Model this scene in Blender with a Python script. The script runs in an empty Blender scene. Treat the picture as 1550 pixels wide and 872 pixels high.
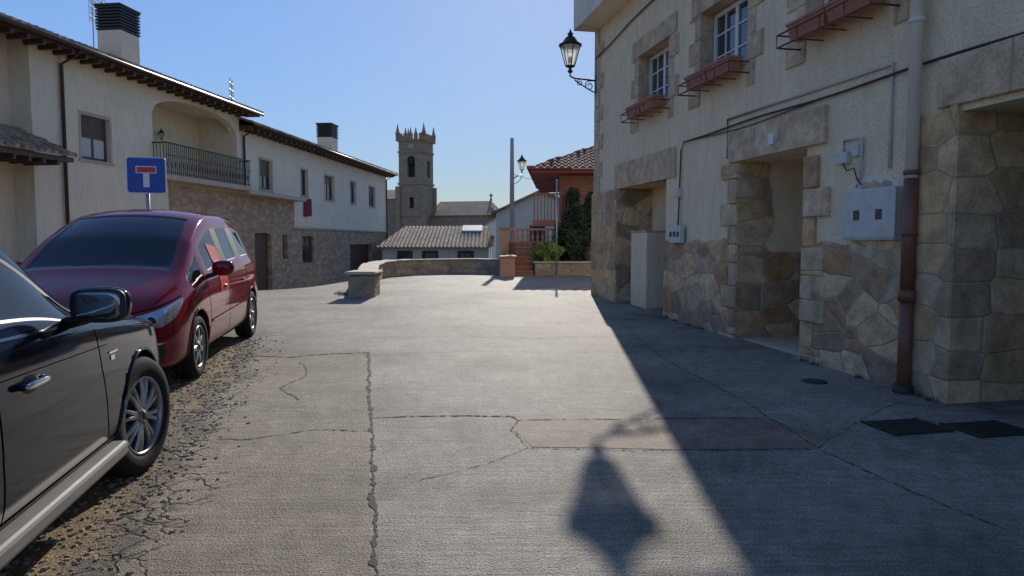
import bpy, bmesh, math, random
from mathutils import Vector, Matrix
from mathutils.bvhtree import BVHTree
random.seed(7)
sc = bpy.context.scene
# ------------------------------------------------------------------ helpers
def sm(a, b, t):
    t = max(0., min(1., (t-a)/(b-a))); return t*t*(3-2*t)
def gh(x, y):
    b = 0. if y < 4 else 0.02*(y-4)
    if y > 20: b = .32+.04*sm(20, 25, y)
    l = sm(16.2, 27, y)*sm(-4.3, -7.5, x)*1.9
    f = sm(25.5, 42, y)*sm(.5, -1.2, x)*3.6
    f2 = sm(60, 90, y)*3.8
    return b-max(l, f, f2)
def link(o, parent=None):
    sc.collection.objects.link(o)
    if parent: o.parent = parent
    return o
def empty(name, loc=(0, 0, 0), xdir=None, rotz=0, pitch=0):
    e = bpy.data.objects.new(name, None); e.empty_display_size = .3
    if xdir: rotz = math.atan2(xdir[1], xdir[0])
    e.matrix_world = Matrix.Translation(loc) @ Matrix.Rotation(rotz, 4, 'Z') @ Matrix.Rotation(pitch, 4, 'Y')
    return link(e)
def mesh(name, v, f, mats=None, idx=None, parent=None, smooth=False, bevel=0):
    me = bpy.data.meshes.new(name); me.from_pydata([tuple(p) for p in v], [], f)
    if mats is not None:
        for m in (mats if isinstance(mats, (list, tuple)) else [mats]): me.materials.append(m)
    if idx:
        for p, i in zip(me.polygons, idx): p.material_index = i
    if smooth:
        for p in me.polygons: p.use_smooth = True
    me.update()
    o = bpy.data.objects.new(name, me); link(o, parent)
    if bevel:
        b = o.modifiers.new('bev', 'BEVEL'); b.width = bevel; b.segments = 2; b.limit_method = 'ANGLE'
    return o
BF = [(0, 3, 2, 1), (4, 5, 6, 7), (0, 1, 5, 4), (1, 2, 6, 5), (2, 3, 7, 6), (3, 0, 4, 7)]
def box(name, x0, x1, y0, y1, z0, z1, mat, parent=None, bevel=0):
    v = [(x0, y0, z0), (x1, y0, z0), (x1, y1, z0), (x0, y1, z0), (x0, y0, z1), (x1, y0, z1), (x1, y1, z1), (x0, y1, z1)]
    return mesh(name, v, BF, mat, parent=parent, bevel=bevel)
def boxes(name, L, mat, parent=None, bevel=0):
    V = []; F = []
    for (x0, x1, y0, y1, z0, z1) in L:
        n = len(V)
        V += [(x0, y0, z0), (x1, y0, z0), (x1, y1, z0), (x0, y1, z0), (x0, y0, z1), (x1, y0, z1), (x1, y1, z1), (x0, y1, z1)]
        F += [tuple(i+n for i in q) for q in BF]
    return mesh(name, V, F, mat, parent=parent, bevel=bevel)
def tube(name, pts, r, mat, parent=None, n=8, closed=False):
    pts = [Vector(p) for p in pts]; V = []; F = []; m = len(pts)
    rr = r if isinstance(r, (list, tuple)) else [r]*m
    for i, p in enumerate(pts):
        if closed: d = pts[(i+1) % m]-pts[i-1]
        else: d = pts[min(i+1, m-1)]-pts[max(i-1, 0)]
        d.normalize()
        a = Vector((0, 0, 1)) if abs(d.z) < .9 else Vector((1, 0, 0))
        u = d.cross(a).normalized(); w = d.cross(u)
        for k in range(n):
            t = 2*math.pi*k/n; V.append(p+(u*math.cos(t)+w*math.sin(t))*rr[i])
    for i in range(m if closed else m-1):
        j = (i+1) % m
        for k in range(n):
            F.append((i*n+k, i*n+(k+1) % n, j*n+(k+1) % n, j*n+k))
    if not closed:
        F.append(tuple(range(n))[::-1]); F.append(tuple((m-1)*n+k for k in range(n)))
    return mesh(name, V, F, mat, parent=parent, smooth=(n > 6))
def lathe(name, prof, mat, parent=None, n=48, axis='Y', loc=(0, 0, 0), closed=False, smooth=True, phase=0):
    V = []; F = []; m = len(prof)
    for k in range(n):
        t = 2*math.pi*k/n+phase; c, s = math.cos(t), math.sin(t)
        for r, h in prof:
            V.append((r*c+loc[0], h+loc[1], r*s+loc[2]) if axis == 'Y' else (r*c+loc[0], r*s+loc[1], h+loc[2]))
    for k in range(n):
        k2 = (k+1) % n
        for i in range(m if closed else m-1):
            j = (i+1) % m
            F.append((k*m+i, k2*m+i, k2*m+j, k*m+j))
    return mesh(name, V, F, mat, parent=parent, smooth=smooth)
# ------------------------------------------------------------------ materials
class M:
    def __init__(s, name):
        s.m = bpy.data.materials.new(name); s.m.use_nodes = True; s.nt = s.m.node_tree
        s.b = s.nt.nodes['Principled BSDF']; s.tc = s.n('ShaderNodeTexCoord')
        s.vec = s.tc.outputs['Object']
    def n(s, t, **k):
        nd = s.nt.nodes.new(t)
        for a, b in k.items(): setattr(nd, a, b)
        return nd
    def l(s, a, b):
        if isinstance(a, (int, float)): b.default_value = a
        elif isinstance(a, tuple): b.default_value = (a+(1,)) if len(a) == 3 and b.type == 'RGBA' else a
        else: s.nt.links.new(a, b)
    def noise(s, scale, detail=3, rough=.55, vec=None, out=0, dist=0):
        d = s.n('ShaderNodeTexNoise'); s.l(vec or s.vec, d.inputs['Vector'])
        d.inputs['Scale'].default_value = scale; d.inputs['Detail'].default_value = detail; d.inputs['Roughness'].default_value = rough
        d.inputs['Distortion'].default_value = dist
        return d.outputs[out]
    def vor(s, scale, feature='F1', vec=None, out=0, rnd=1):
        d = s.n('ShaderNodeTexVoronoi', feature=feature); s.l(vec or s.vec, d.inputs['Vector'])
        d.inputs['Scale'].default_value = scale; d.inputs['Randomness'].default_value = rnd
        return d.outputs[out]
    def map(s, scale=(1, 1, 1), rot=(0, 0, 0), vec=None):
        d = s.n('ShaderNodeMapping'); s.l(vec or s.vec, d.inputs[0]); d.inputs['Scale'].default_value = scale; d.inputs['Rotation'].default_value = rot
        return d.outputs[0]
    def warp(s, amt, scale, vec=None):
        v = vec or s.vec
        nz = s.noise(scale, 2, out=1, vec=v)
        a = s.n('ShaderNodeVectorMath', operation='SUBTRACT'); s.l(nz, a.inputs[0]); a.inputs[1].default_value = (.5, .5, .5)
        b = s.n('ShaderNodeVectorMath', operation='SCALE'); s.l(a.outputs[0], b.inputs[0]); b.inputs['Scale'].default_value = amt
        c = s.n('ShaderNodeVectorMath', operation='ADD'); s.l(v, c.inputs[0]); s.l(b.outputs[0], c.inputs[1])
        return c.outputs[0]
    def ramp(s, fac, stops, const=False):
        d = s.n('ShaderNodeValToRGB'); e = d.color_ramp.elements
        if const: d.color_ramp.interpolation = 'CONSTANT'
        while len(e) < len(stops): e.new(.5)
        for i, (p, c) in enumerate(stops):
            e[i].position = p; e[i].color = (c, c, c, 1) if isinstance(c, (int, float)) else tuple(c)+(1,)
        s.l(fac, d.inputs[0]); return d.outputs[0]
    def mix(s, fac, a, b, blend='MIX'):
        d = s.n('ShaderNodeMix', data_type='RGBA', blend_type=blend)
        s.l(fac, d.inputs[0]); s.l(a, d.inputs[6]); s.l(b, d.inputs[7]); return d.outputs[2]
    def math(s, op, a, b=0., c=0., clamp=False):
        d = s.n('ShaderNodeMath', operation=op); d.use_clamp = clamp
        s.l(a, d.inputs[0]); s.l(b, d.inputs[1]); s.l(c, d.inputs[2]); return d.outputs[0]
    def xyz(s, vec=None):
        d = s.n('ShaderNodeSeparateXYZ'); s.l(vec or s.vec, d.inputs[0]); return d.outputs
    def bump(s, h, st, dist, nrm=None):
        d = s.n('ShaderNodeBump'); s.l(h, d.inputs['Height']); d.inputs['Strength'].default_value = st; d.inputs['Distance'].default_value = dist
        if nrm: s.l(nrm, d.inputs['Normal'])
        return d.outputs[0]
    def fin(s, col=None, rough=None, nrm=None, **k):
        if col is not None: s.l(col, s.b.inputs['Base Color'])
        if rough is not None: s.l(rough, s.b.inputs['Roughness'])
        if nrm is not None: s.l(nrm, s.b.inputs['Normal'])
        for a, v in k.items(): s.b.inputs[a.replace('_', ' ')].default_value = v
        return s.m
def plain(name, col, rough=.6, var=.15, scale=6, bump=0, bscale=60, **k):
    m = M(name); nz = m.noise(scale, 4)
    c = m.mix(nz, tuple(x*(1-var) for x in col), tuple(min(1, x*(1+var)) for x in col))
    nr = m.bump(m.noise(bscale, 2), bump, .01) if bump else None
    return m.fin(c, rough, nr, **k)
def stone(name, scale, cols, mortar, mw=.035, warp=.12, bump=.8, dist=.03, ws=3., rnd=1., edgew=4):
    m = M(name); v = m.map(scale, vec=m.warp(warp, ws))
    cell = m.vor(1, 'F1', v, 1, rnd); edge = m.vor(1, 'DISTANCE_TO_EDGE', v, 0, rnd)
    r = m.xyz(cell)[0]; n = len(cols)
    c = m.ramp(r, [(i/n, cols[i]) for i in range(n)], True)
    big = m.noise(5, 4, .65); fine = m.noise(38, 3, .7)
    c = m.mix(.9, c, m.ramp(big, [(.3, .6), (.7, 1.35)]), 'MULTIPLY')
    c = m.mix(.6, c, m.ramp(fine, [(.3, .66), (.7, 1.25)]), 'MULTIPLY')
    mask = m.ramp(edge, [(mw*.5, 0.), (mw*1.5, 1.)])
    col = m.mix(mask, mortar, c)
    h = m.math('ADD', m.math('MULTIPLY', m.ramp(edge, [(0, 0.), (mw*edgew, 1.)]), .5), m.math('ADD', m.math('MULTIPLY', big, .8), m.math('MULTIPLY', fine, .25)))
    return m.fin(col, .85, m.bump(h, bump, dist))
def stucco(name, col, bump=.5, bs=45, dirt=.35):
    m = M(name); a = m.noise(1.1, 4, .65); f = m.noise(bs, 2, .6); g = m.noise(7, 3, .6, vec=m.map((1, 1, .25)))
    c = m.mix(m.ramp(a, [(.3, 0.), (.75, 1.)]), tuple(x*.86 for x in col), col)
    c = m.mix(dirt, c, m.ramp(g, [(.3, .74), (.6, 1.05)]), 'MULTIPLY')
    c = m.mix(.5, c, m.ramp(f, [(.35, .70), (.6, 1.14)]), 'MULTIPLY')
    return m.fin(c, .9, m.bump(f, bump, .014))
ST_COL = [(.60, .35, .17), (.43, .27, .16), (.66, .44, .24), (.34, .23, .15), (.53, .38, .24), (.70, .49, .28), (.46, .26, .12), (.56, .42, .30)]
m_stoneR = stone('rubble_stone', (2.1, 2.1, 3.2), ST_COL, (.42, .32, .22), .018, .10, .8, .024, 2.5, .8, 3)
m_stoneJ = stone('squared_jamb_stone', (1.9, 1.9, 3.3), [(.62, .39, .19), (.50, .32, .17), (.68, .46, .26), (.42, .29, .18), (.56, .40, .25), (.64, .42, .21)], (.40, .31, .22), .016, .05, .75, .022, 2., .42, 3)
m_lintel = stone('dressed_sandstone', (.7, .7, .02), [(.60, .44, .28), (.55, .40, .26), (.64, .47, .31)], (.36, .28, .19), .006, .0, .35, .01)
m_stuccoR = stucco('roughcast_cream', (.90, .73, .50), 1., 36, .45)
m_cream = stucco('cream_render', (.88, .75, .56), .25, 60, .35)
m_cream2 = stucco('pale_render', (.88, .77, .61), .2, 60, .3)
m_white = stucco('white_render', (.86, .82, .75), .2, 30, .3)
m_stoneL = stone('coursed_stone', (2.6, 2.6, 6.5), [(.48, .33, .20), (.40, .27, .16), (.54, .39, .24), (.36, .25, .16), (.48, .37, .25)], (.34, .26, .19), .05, .08, .8, .02, 1.5)
m_stoneW = stone('wall_stone', (2.6, 2.6, 5.), [(.44, .32, .20), (.38, .28, .18), (.48, .36, .24), (.34, .26, .18)], (.32, .26, .19), .05, .1, .8, .03)
m_church = stone('church_stone', (.9, .9, 2.2), [(.42, .28, .17), (.38, .26, .16), (.46, .31, .2), (.40, .28, .18)], (.34, .24, .16), .04, .05, .4, .05)
m_cap = plain('stone_coping', (.50, .42, .32), .85, .25, 5, .5, 30)
m_brick = M('red_brick')
_v = m_brick.map((1, 1, 1), (math.radians(90), 0, 0)); _b = m_brick.n('ShaderNodeTexBrick'); m_brick.l(_v, _b.inputs[0])
_b.inputs['Color1'].default_value = (.36, .13, .08, 1); _b.inputs['Color2'].default_value = (.27, .10, .06, 1); _b.inputs['Mortar'].default_value = (.35, .28, .22, 1)
_b.inputs['Scale'].default_value = 3.; _b.inputs['Mortar Size'].default_value = .02
m_brick = m_brick.fin(_b.outputs[0], .85)
def tilemat(name, cols):
    m = M(name); c = m.ramp(m.xyz(m.vor(4.2, 'F1', None, 1))[0], [(i/len(cols), cols[i]) for i in range(len(cols))], True)
    c = m.mix(.7, c, m.ramp(m.noise(9, 4, .7), [(.3, .55), (.7, 1.3)]), 'MULTIPLY')
    return m.fin(c, .85)
m_tile = tilemat('clay_tile_aged', [(.34, .21, .14), (.42, .27, .17), (.27, .18, .12), (.46, .31, .2)])
m_tile2 = tilemat('clay_tile_pale', [(.50, .37, .25), (.44, .32, .22), (.56, .43, .31), (.38, .28, .19)])
m_tiler = tilemat('clay_tile_red', [(.20, .075, .06), (.16, .06, .05), (.24, .10, .07)])
m_terra = plain('terracotta', (.44, .18, .11), .75, .25, 8, .2)
m_stairb = plain('brown_brick_paving', (.30, .15, .09), .8, .35, 9, .3)
m_orange = plain('orange_render', (.50, .29, .17), .85, .25, 4, .3)
m_brown = plain('brown_wood', (.09, .05, .03), .5, .3, 12)
m_dark = plain('dark_opening', (.02, .018, .016), .7, .2)
m_iron = plain('black_iron', (.02, .02, .022), .45, .2, 20, Metallic=.3)
m_rust = plain('rust_iron', (.10, .045, .03), .6, .4, 20)
m_gut = plain('brown_gutter', (.06, .035, .025), .4, .2)
m_steel = plain('galvanised_steel', (.35, .36, .37), .4, .15, 10, Metallic=.7)
m_conc = plain('concrete_pole', (.38, .37, .34), .85, .2, 3, .3)
m_whitep = plain('white_paint', (.74, .74, .72), .4, .06, 10)
m_pvc = plain('white_plastic', (.58, .56, .52), .6, .25, 7)
m_pipeg = plain('grey_pipe', (.76, .69, .58), .5, .1, 4)
m_pipeb = plain('brown_cast_pipe', (.19, .075, .045), .5, .3, 6)
m_cable = plain('cable_black', (.03, .028, .026), .6, .1)
m_glass = M('window_glass').fin((.035, .045, .055), .04, Specular_IOR_Level=.9)
m_carglass = M('car_glass').fin((.008, .011, .014), .02, Specular_IOR_Level=.3)
m_curtain = plain('lace_curtain', (.55, .53, .5), .9, .1, 30)
def carpaint(name, col, spec, coat, dirtc):
    m = M(name); z = m.xyz()[2]; n_ = m.noise(4, 4, .65)
    low = m.math('MULTIPLY', m.ramp(z, [(.15, 1.), (.6, 0.)]), n_)
    d = m.math('MULTIPLY', low, .3)
    c = m.mix(d, col, dirtc)
    m.b.inputs['Coat Roughness'].default_value = .02
    return m.fin(c, m.math('ADD', m.math('MULTIPLY', d, 1.2), .07), None, Coat_Weight=coat, Specular_IOR_Level=spec)
m_red = carpaint('red_metallic_paint', (.22, .005, .013), .35, .15, (.12, .04, .035))
m_navy = carpaint('black_blue_paint', (.006, .011, .024), .26, .0, (.05, .045, .04))
m_blk = plain('black_plastic', (.018, .018, .018), .5, .2, 20)
m_seam = plain('panel_gap', (.002, .002, .002), .9, 0, Specular_IOR_Level=0.)
m_tyre = plain('tyre_rubber', (.022, .021, .02), .85, .3, 20, .3, 90, Specular_IOR_Level=.2)
m_alloy = plain('alloy_rim', (.30, .30, .31), .35, .15, 10, Metallic=.85)
m_chrome = plain('chrome', (.65, .65, .66), .12, .03, 3, Metallic=1.)
m_mirror = plain('mirror_glass', (.25, .28, .3), .03, .03, 3, Metallic=1.)
m_sill = plain('silver_sill', (.20, .195, .185), .55, .2, 6, Metallic=.2)
m_lampg = M('headlamp').fin((.42, .45, .47), .1, Metallic=.5, Coat_Weight=1.)
m_blue = plain('sign_blue', (.015, .07, .38), .4, .08)
m_signr = plain('sign_red', (.62, .03, .025), .4, .05)
m_redcloth = plain('red_cloth', (.20, .02, .03), .9, .3)
mm = M('lantern_glass'); tr = mm.n('ShaderNodeBsdfTranslucent'); tr.inputs[0].default_value = (.95, .93, .85, 1)
gl = mm.n('ShaderNodeBsdfTransparent'); mx = mm.n('ShaderNodeMixShader'); mx.inputs[0].default_value = .4
mm.l(tr.outputs[0], mx.inputs[1]); mm.l(gl.outputs[0], mx.inputs[2])
mx2 = mm.n('ShaderNodeMixShader'); mx2.inputs[0].default_value = .12; mm.b.inputs['Roughness'].default_value = .1
mm.l(mx.outputs[0], mx2.inputs[1]); mm.l(mm.b.outputs[0], mx2.inputs[2]); mm.l(mx2.outputs[0], mm.nt.nodes['Material Output'].inputs[0]); m_lant = mm.m
def leafmat(name, a, b):
    mm = M(name); lc = mm.ramp(mm.noise(3, 2), [(.3, a), (.7, b)]); return mm.fin(lc, .6)
m_leaf = leafmat('leaves', (.035, .06, .018), (.10, .15, .04)); m_leaf2 = leafmat('fresh_leaves', (.12, .22, .02), (.28, .42, .07)); m_leaf3 = leafmat('dark_leaves', (.02, .03, .013), (.06, .08, .03))
# ground
g = M('street_concrete'); X, Y, Z = g.xyz()
w1 = g.noise(1.3, 3, .6); w2 = g.noise(9, 4, .75); fine = g.noise(95, 2, .8); grit = g.vor(110, 'F1')
blot = g.noise(.55, 5, .74)
broom = g.noise(1., 2, .6, vec=g.map((2.2, 34, 1), (0, 0, math.radians(11.5)), vec=g.warp(.05, 3)))
con = g.ramp(w2, [(.25, (.24, .21, .165)), (.5, (.335, .30, .245)), (.75, (.43, .39, .325))])
con = g.mix(1., con, g.ramp(blot, [(.32, .48), (.5, .92), (.7, 1.28)]), 'MULTIPLY')
con = g.mix(1., con, g.ramp(fine, [(.35, .42), (.68, 1.55)]), 'MULTIPLY')
con = g.mix(.55, con, g.ramp(grit, [(.05, 1.6), (.32, .82)]), 'MULTIPLY')
con = g.mix(.6, con, g.ramp(broom, [(.35, .72), (.65, 1.18)]), 'MULTIPLY')
street = g.math('ADD', X, g.math('MULTIPLY', Y, .205))
jit = g.math('MULTIPLY', g.math('SUBTRACT', w1, .5), 1.1)
jit2 = g.math('MULTIPLY', g.math('SUBTRACT', w2, .5), .7)
edgec = g.math('ADD', g.math('ADD', street, jit), jit2)
nearm = g.ramp(g.math('MULTIPLY', Y, .05), [(.42, 1.), (.58, 0.)])
ed2 = g.math('ADD', edgec, g.math('MULTIPLY', Y, .06))
dirt = g.math('MULTIPLY', g.math('SUBTRACT', 1., g.ramp(g.math('ADD', ed2, 1.9), [(.90, 0.), (1., 1.)]), clamp=True), nearm)
sand = g.math('MULTIPLY', g.math('SUBTRACT', 1., g.ramp(g.math('ADD', ed2, 1.95), [(.74, 0.), (.88, 1.)]), clamp=True), nearm)
slab = g.math('MULTIPLY', g.ramp(g.math('ADD', street, 1.), [(.99, 1.), (1., 0.)]), g.ramp(g.math('MULTIPLY', g.math('ADD', Y, jit), .1), [(.78, 1.), (.92, 0.)]))
con = g.mix(g.math('MULTIPLY', slab, .6), con, g.mix(1., con, (.80, .69, .54), 'MULTIPLY'))
asph = g.mix(.9, g.ramp(w2, [(.3, (.10, .085, .065)), (.7, (.22, .19, .15))]), g.ramp(grit, [(.1, 1.6), (.45, .6)]), 'MULTIPLY')
dcol = g.ramp(g.noise(5, 4, .7), [(.3, (.17, .12, .07)), (.55, (.31, .22, .13)), (.75, (.42, .31, .19))])
dcol = g.mix(.7, dcol, g.ramp(g.vor(45, 'F1'), [(.1, 1.4), (.5, .6)]), 'MULTIPLY')
col = g.mix(dirt, con, asph); col = g.mix(sand, col, dcol)
far = g.ramp(g.math('MULTIPLY', Y, .01), [(.26, 0.), (.45, 1.)])
col = g.mix(far, col, (.10, .10, .06))
cv = g.warp(.25, 4); ce = g.vor(5.5, 'DISTANCE_TO_EDGE', cv)
band = g.math('MULTIPLY', g.ramp(g.math('ADD', ed2, 1.95), [(.74, 0.), (.86, 1.)]), g.ramp(g.math('ADD', ed2, .9), [(.05, 1.), (.18, 0.)]))
crk = g.math('MULTIPLY', g.math('SUBTRACT', 1., g.ramp(ce, [(.02, 0.), (.06, 1.)]), clamp=True), g.math('MULTIPLY', band, nearm))
col = g.mix(g.math('MULTIPLY', crk, .8), col, (.04, .033, .025))
h = g.math('ADD', g.math('MULTIPLY', fine, .6), g.math('ADD', g.math('MULTIPLY', grit, .5), g.math('MULTIPLY', broom, .5)))
h = g.math('SUBTRACT', h, g.math('MULTIPLY', crk, 1.5))
nr = g.bump(h, .85, .010)
m_ground = g.fin(col, .72, nr, Specular_IOR_Level=.22)
m_crack = plain('joint_dark', (.045, .038, .03), .9, .4, 20)
q = M('concrete_patch')
pc = q.mix(.9, q.ramp(q.noise(9, 4, .75), [(.25, (.18, .14, .10)), (.75, (.32, .265, .20))]), q.ramp(q.noise(95, 2, .8), [(.35, .42), (.68, 1.55)]), 'MULTIPLY')
pc = q.mix(.9, pc, q.ramp(q.noise(2.5, 4, .7), [(.3, .7), (.7, 1.3)]), 'MULTIPLY')
m_patch = q.fin(pc, .72, q.bump(q.noise(95, 2, .8), .8, .01), Specular_IOR_Level=.22)
m_grate = plain('cast_iron_grate', (.05, .048, .045), .6, .3, 20, Metallic=.4)
# ------------------------------------------------------------------ ground sheet
def arr(a, b, st):
    n = int(round((b-a)/st)); return [a+i*st for i in range(n+1)]
xs = [-1500, -600, -250, -120, -60, -35, -22]+arr(-16, 8, .3)+[12, 20, 35, 60, 120, 250, 600, 1500]
ys = [-600, -200, -60, -20, -10]+arr(-5, 30, .3)+[32, 34, 36, 38, 40, 43, 50, 60, 70, 80, 90, 120, 170, 250, 500, 1000, 2500]
V = [(x, y, gh(x, y)) for y in ys for x in xs]; nx = len(xs)
F = [(j*nx+i, j*nx+i+1, (j+1)*nx+i+1, (j+1)*nx+i) for j in range(len(ys)-1) for i in range(nx-1)]
mesh('ground', V, F, m_ground, smooth=True)
def dense(pts, st):
    out = []
    for a, b in zip(pts[:-1], pts[1:]):
        n = max(1, int(math.dist(a, b)/st))
        out += [tuple(a[k]+(b[k]-a[k])*i/n for k in range(len(a))) for i in range(n)]
    return out+[pts[-1]]
def ribbon_set(name, lines, mat, zoff=.004):
    V = []; F = []
    for pts, w, jt in lines:
        P = dense(pts, .03); off = 0; n0 = len(V)
        for i, p in enumerate(P):
            a = P[max(i-1, 0)]; b = P[min(i+1, len(P)-1)]
            d = Vector((b[0]-a[0], b[1]-a[1])); d.normalize(); nn = Vector((-d.y, d.x))
            off = off*.9+random.uniform(-jt, jt); ww = w*random.choice([.2, .4, .7, 1.0, 1.5])*.5
            for sgn in (-1, 1):
                q = Vector(p[:2])+nn*(off+sgn*ww); V.append((q.x, q.y, gh(q.x, q.y)+zoff))
        for i in range(len(P)-1):
            F.append((n0+2*i, n0+2*i+1, n0+2*i+3, n0+2*i+2))
    return mesh(name, V, F, mat)
lines = [([(-1.74, 8.5), (-1.15, 5.6), (-.62, 3.03), (-.1, .5)], .028, .008),
         ([(-3.05, 8.25), (-2.6, 8.2), (-2.2, 8.42), (-1.74, 8.5)], .045, .012),
         ([(-1.12, 5.55), (-.5, 5.62), (0, 5.6), (.05, 5.48), (1.0, 5.52), (2.02, 5.54)], .022, .006),
         ([(2.02, 5.54), (2.3, 5.0), (2.1, 4.75)], .007, .005),
         ([(.05, 5.48), (.0, 5.2), (.12, 4.78), (1.1, 4.72), (2.1, 4.75)], .010, .007),
         ([(.12, 4.78), (-.2, 4.4), (-.6, 4.1)], .006, .010),
         ([(-2.15, 5.0), (-1.9, 5.0), (-1.5, 5.22), (-1.07, 5.2)], .013, .012),
         ([(1.1, 14.5), (1.5, 12.8), (1.74, 11.2), (1.75, 8.2), (2.04, 6.1), (2.12, 4.7), (2.5, 3.35), (2.9, 2)], .009, .006),
         ([(-1.9, 9.6), (-.8, 9.75), (.4, 9.6), (1.7, 9.8)], .010, .01), ([(-1.7, 8.3), (-.6, 8.6), (.6, 8.5), (1.7, 8.6)], .006, .01),
         ([(-2.4, 7.9), (-2.1, 7.2), (-2.2, 6.6), (-1.9, 6.1)], .014, .014),
         ([(2.3, 5.0), (3.2, 5.9), (3.6, 6.2)], .006, .01)]
ribbon_set('pavement_joint_cracks', lines, m_crack)
pv = [(.06, 5.46), (.6, 5.49), (1.3, 5.5), (2.0, 5.52), (2.26, 5.0), (2.08, 4.77), (1.6, 4.75), (1.1, 4.74), (.6, 4.78), (.14, 4.8), (.02, 5.2)]
mesh('concrete_patch', [(x, y, gh(x, y)+.0025) for x, y in pv], [tuple(range(len(pv)))[::-1]], m_patch)
def grate(cx, cy, sx, sy):
    e = empty('drain_grate', (cx, cy, gh(cx, cy)+.004), (.196, -.981))
    box('frame_base', -sx/2, sx/2, -sy/2, sy/2, 0, .004, m_dark, e)
    L = []
    n = 12
    for i in range(n+1):
        a = -sx/2+sx*i/n; L.append((a-.008, a+.008, -sy/2, sy/2, .0041, .012))
    boxes('bars', L, m_grate, e)
    boxes('rim', [(-sx/2-.02, sx/2+.02, -sy/2-.03, -sy/2-.001, 0, .014), (-sx/2-.02, sx/2+.02, sy/2+.001, sy/2+.03, 0, .014)], m_grate, e)
grate(3.02, 5.28, .34, .44); grate(3.60, 5.22, .34, .44)
lathe('manhole_cover', [(0.001, .012), (.10, .012), (.12, .008), (.125, 0)], m_grate, axis='Z', n=24, loc=(3.0, 6.87, gh(3, 6.87)+.003))
# ------------------------------------------------------------------ facade tool (local: x along, y inward, z up)
def facade(name, x0, x1, z0, z1, ops, mats, parent, y=0., zones=None):
    zones = zones or []
    gx = sorted(set([x0, x1]+[o[i] for o in ops for i in (0, 1)]+[o[i] for o in zones for i in (0, 1)]))
    gz = sorted(set([z0, z1]+[o[i] for o in ops for i in (2, 3)]+[o[i] for o in zones for i in (2, 3)]))
    gx = [a for a in gx if x0 <= a <= x1]; gz = [a for a in gz if z0 <= a <= z1]
    V = []; F = []; I = []
    def q(a, b, c, d, i):
        n = len(V); V.extend([a, b, c, d]); F.append((n, n+1, n+2, n+3)); I.append(i)
    for a, b in zip(gx[:-1], gx[1:]):
        for c, d in zip(gz[:-1], gz[1:]):
            mx, mz = (a+b)/2, (c+d)/2
            if any(o[0] < mx < o[1] and o[2] < mz < o[3] for o in ops): continue
            mi = 0
            for zn in zones:
                if zn[0] < mx < zn[1] and zn[2] < mz < zn[3]: mi = zn[4]
            q((a, y, c), (b, y, c), (b, y, d), (a, y, d), mi)
    for o in ops:
        a, b, c, d, dp, rm, bm = o; e = y+dp
        q((a, y, c), (a, e, c), (a, e, d), (a, y, d), rm); q((b, y, c), (b, y, d), (b, e, d), (b, e, c), rm)
        q((a, y, d), (a, e, d), (b, e, d), (b, y, d), rm); q((a, y, c), (b, y, c), (b, e, c), (a, e, c), rm)
        q((a, e, c), (b, e, c), (b, e, d), (a, e, d), bm)
    return mesh(name, V, F, mats, I, parent)
def window(parent, x0, x1, z0, z1, y, fm, cols=2, rows=1, fw=.06, gm=None, shutter=0, curtain=False):
    gm = gm or m_glass
    L = [(x0, x0+fw, y-.05, y-.002, z0, z1), (x1-fw, x1, y-.05, y-.002, z0, z1), (x0+fw, x1-fw, y-.05, y-.002, z0, z0+fw), (x0+fw, x1-fw, y-.05, y-.002, z1-fw, z1)]
    for i in range(1, cols):
        a = x0+(x1-x0)*i/cols; L.append((a-fw*.6, a+fw*.6, y-.047, y-.004, z0+fw, z1-fw))
    for c in range(cols):
        a = x0+(x1-x0)*c/cols+fw*.6; b = x0+(x1-x0)*(c+1)/cols-fw*.6
        for r in range(1, rows):
            k = z0+(z1-z0)*r/rows; L.append((a, b, y-.038, y-.012, k-.011, k+.011))
        if rows > 1: L.append(((a+b)/2-.011, (a+b)/2+.011, y-.04, y-.014, z0+fw, z1-fw))
    boxes('window_frame', L, fm, parent)
    box('window_glass', x0+.01, x1-.01, y-.02, y-.015, z0+.01, z1-.01, gm, parent)
    if shutter:
        n = int((z1-z0)*shutter/.05)
        boxes('roller_shutter', [(x0+fw, x1-fw, y-.045, y-.028, z1-fw-.05*(i+1)+.006, z1-fw-.05*i) for i in range(n)], m_brown, parent)
    if curtain:
        V = []; F = []; n = 40
        for i in range(n+1):
            x = x0+fw+(x1-x0-2*fw)*i/n
            for z in (z0+fw, z0+(z1-z0)*.5): V.append((x, y-.026+.004*math.sin(i*1.3), z))
        for i in range(n): F.append((2*i, 2*i+2, 2*i+3, 2*i+1))
        mesh('curtain', V, F, m_curtain, parent=parent)
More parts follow.
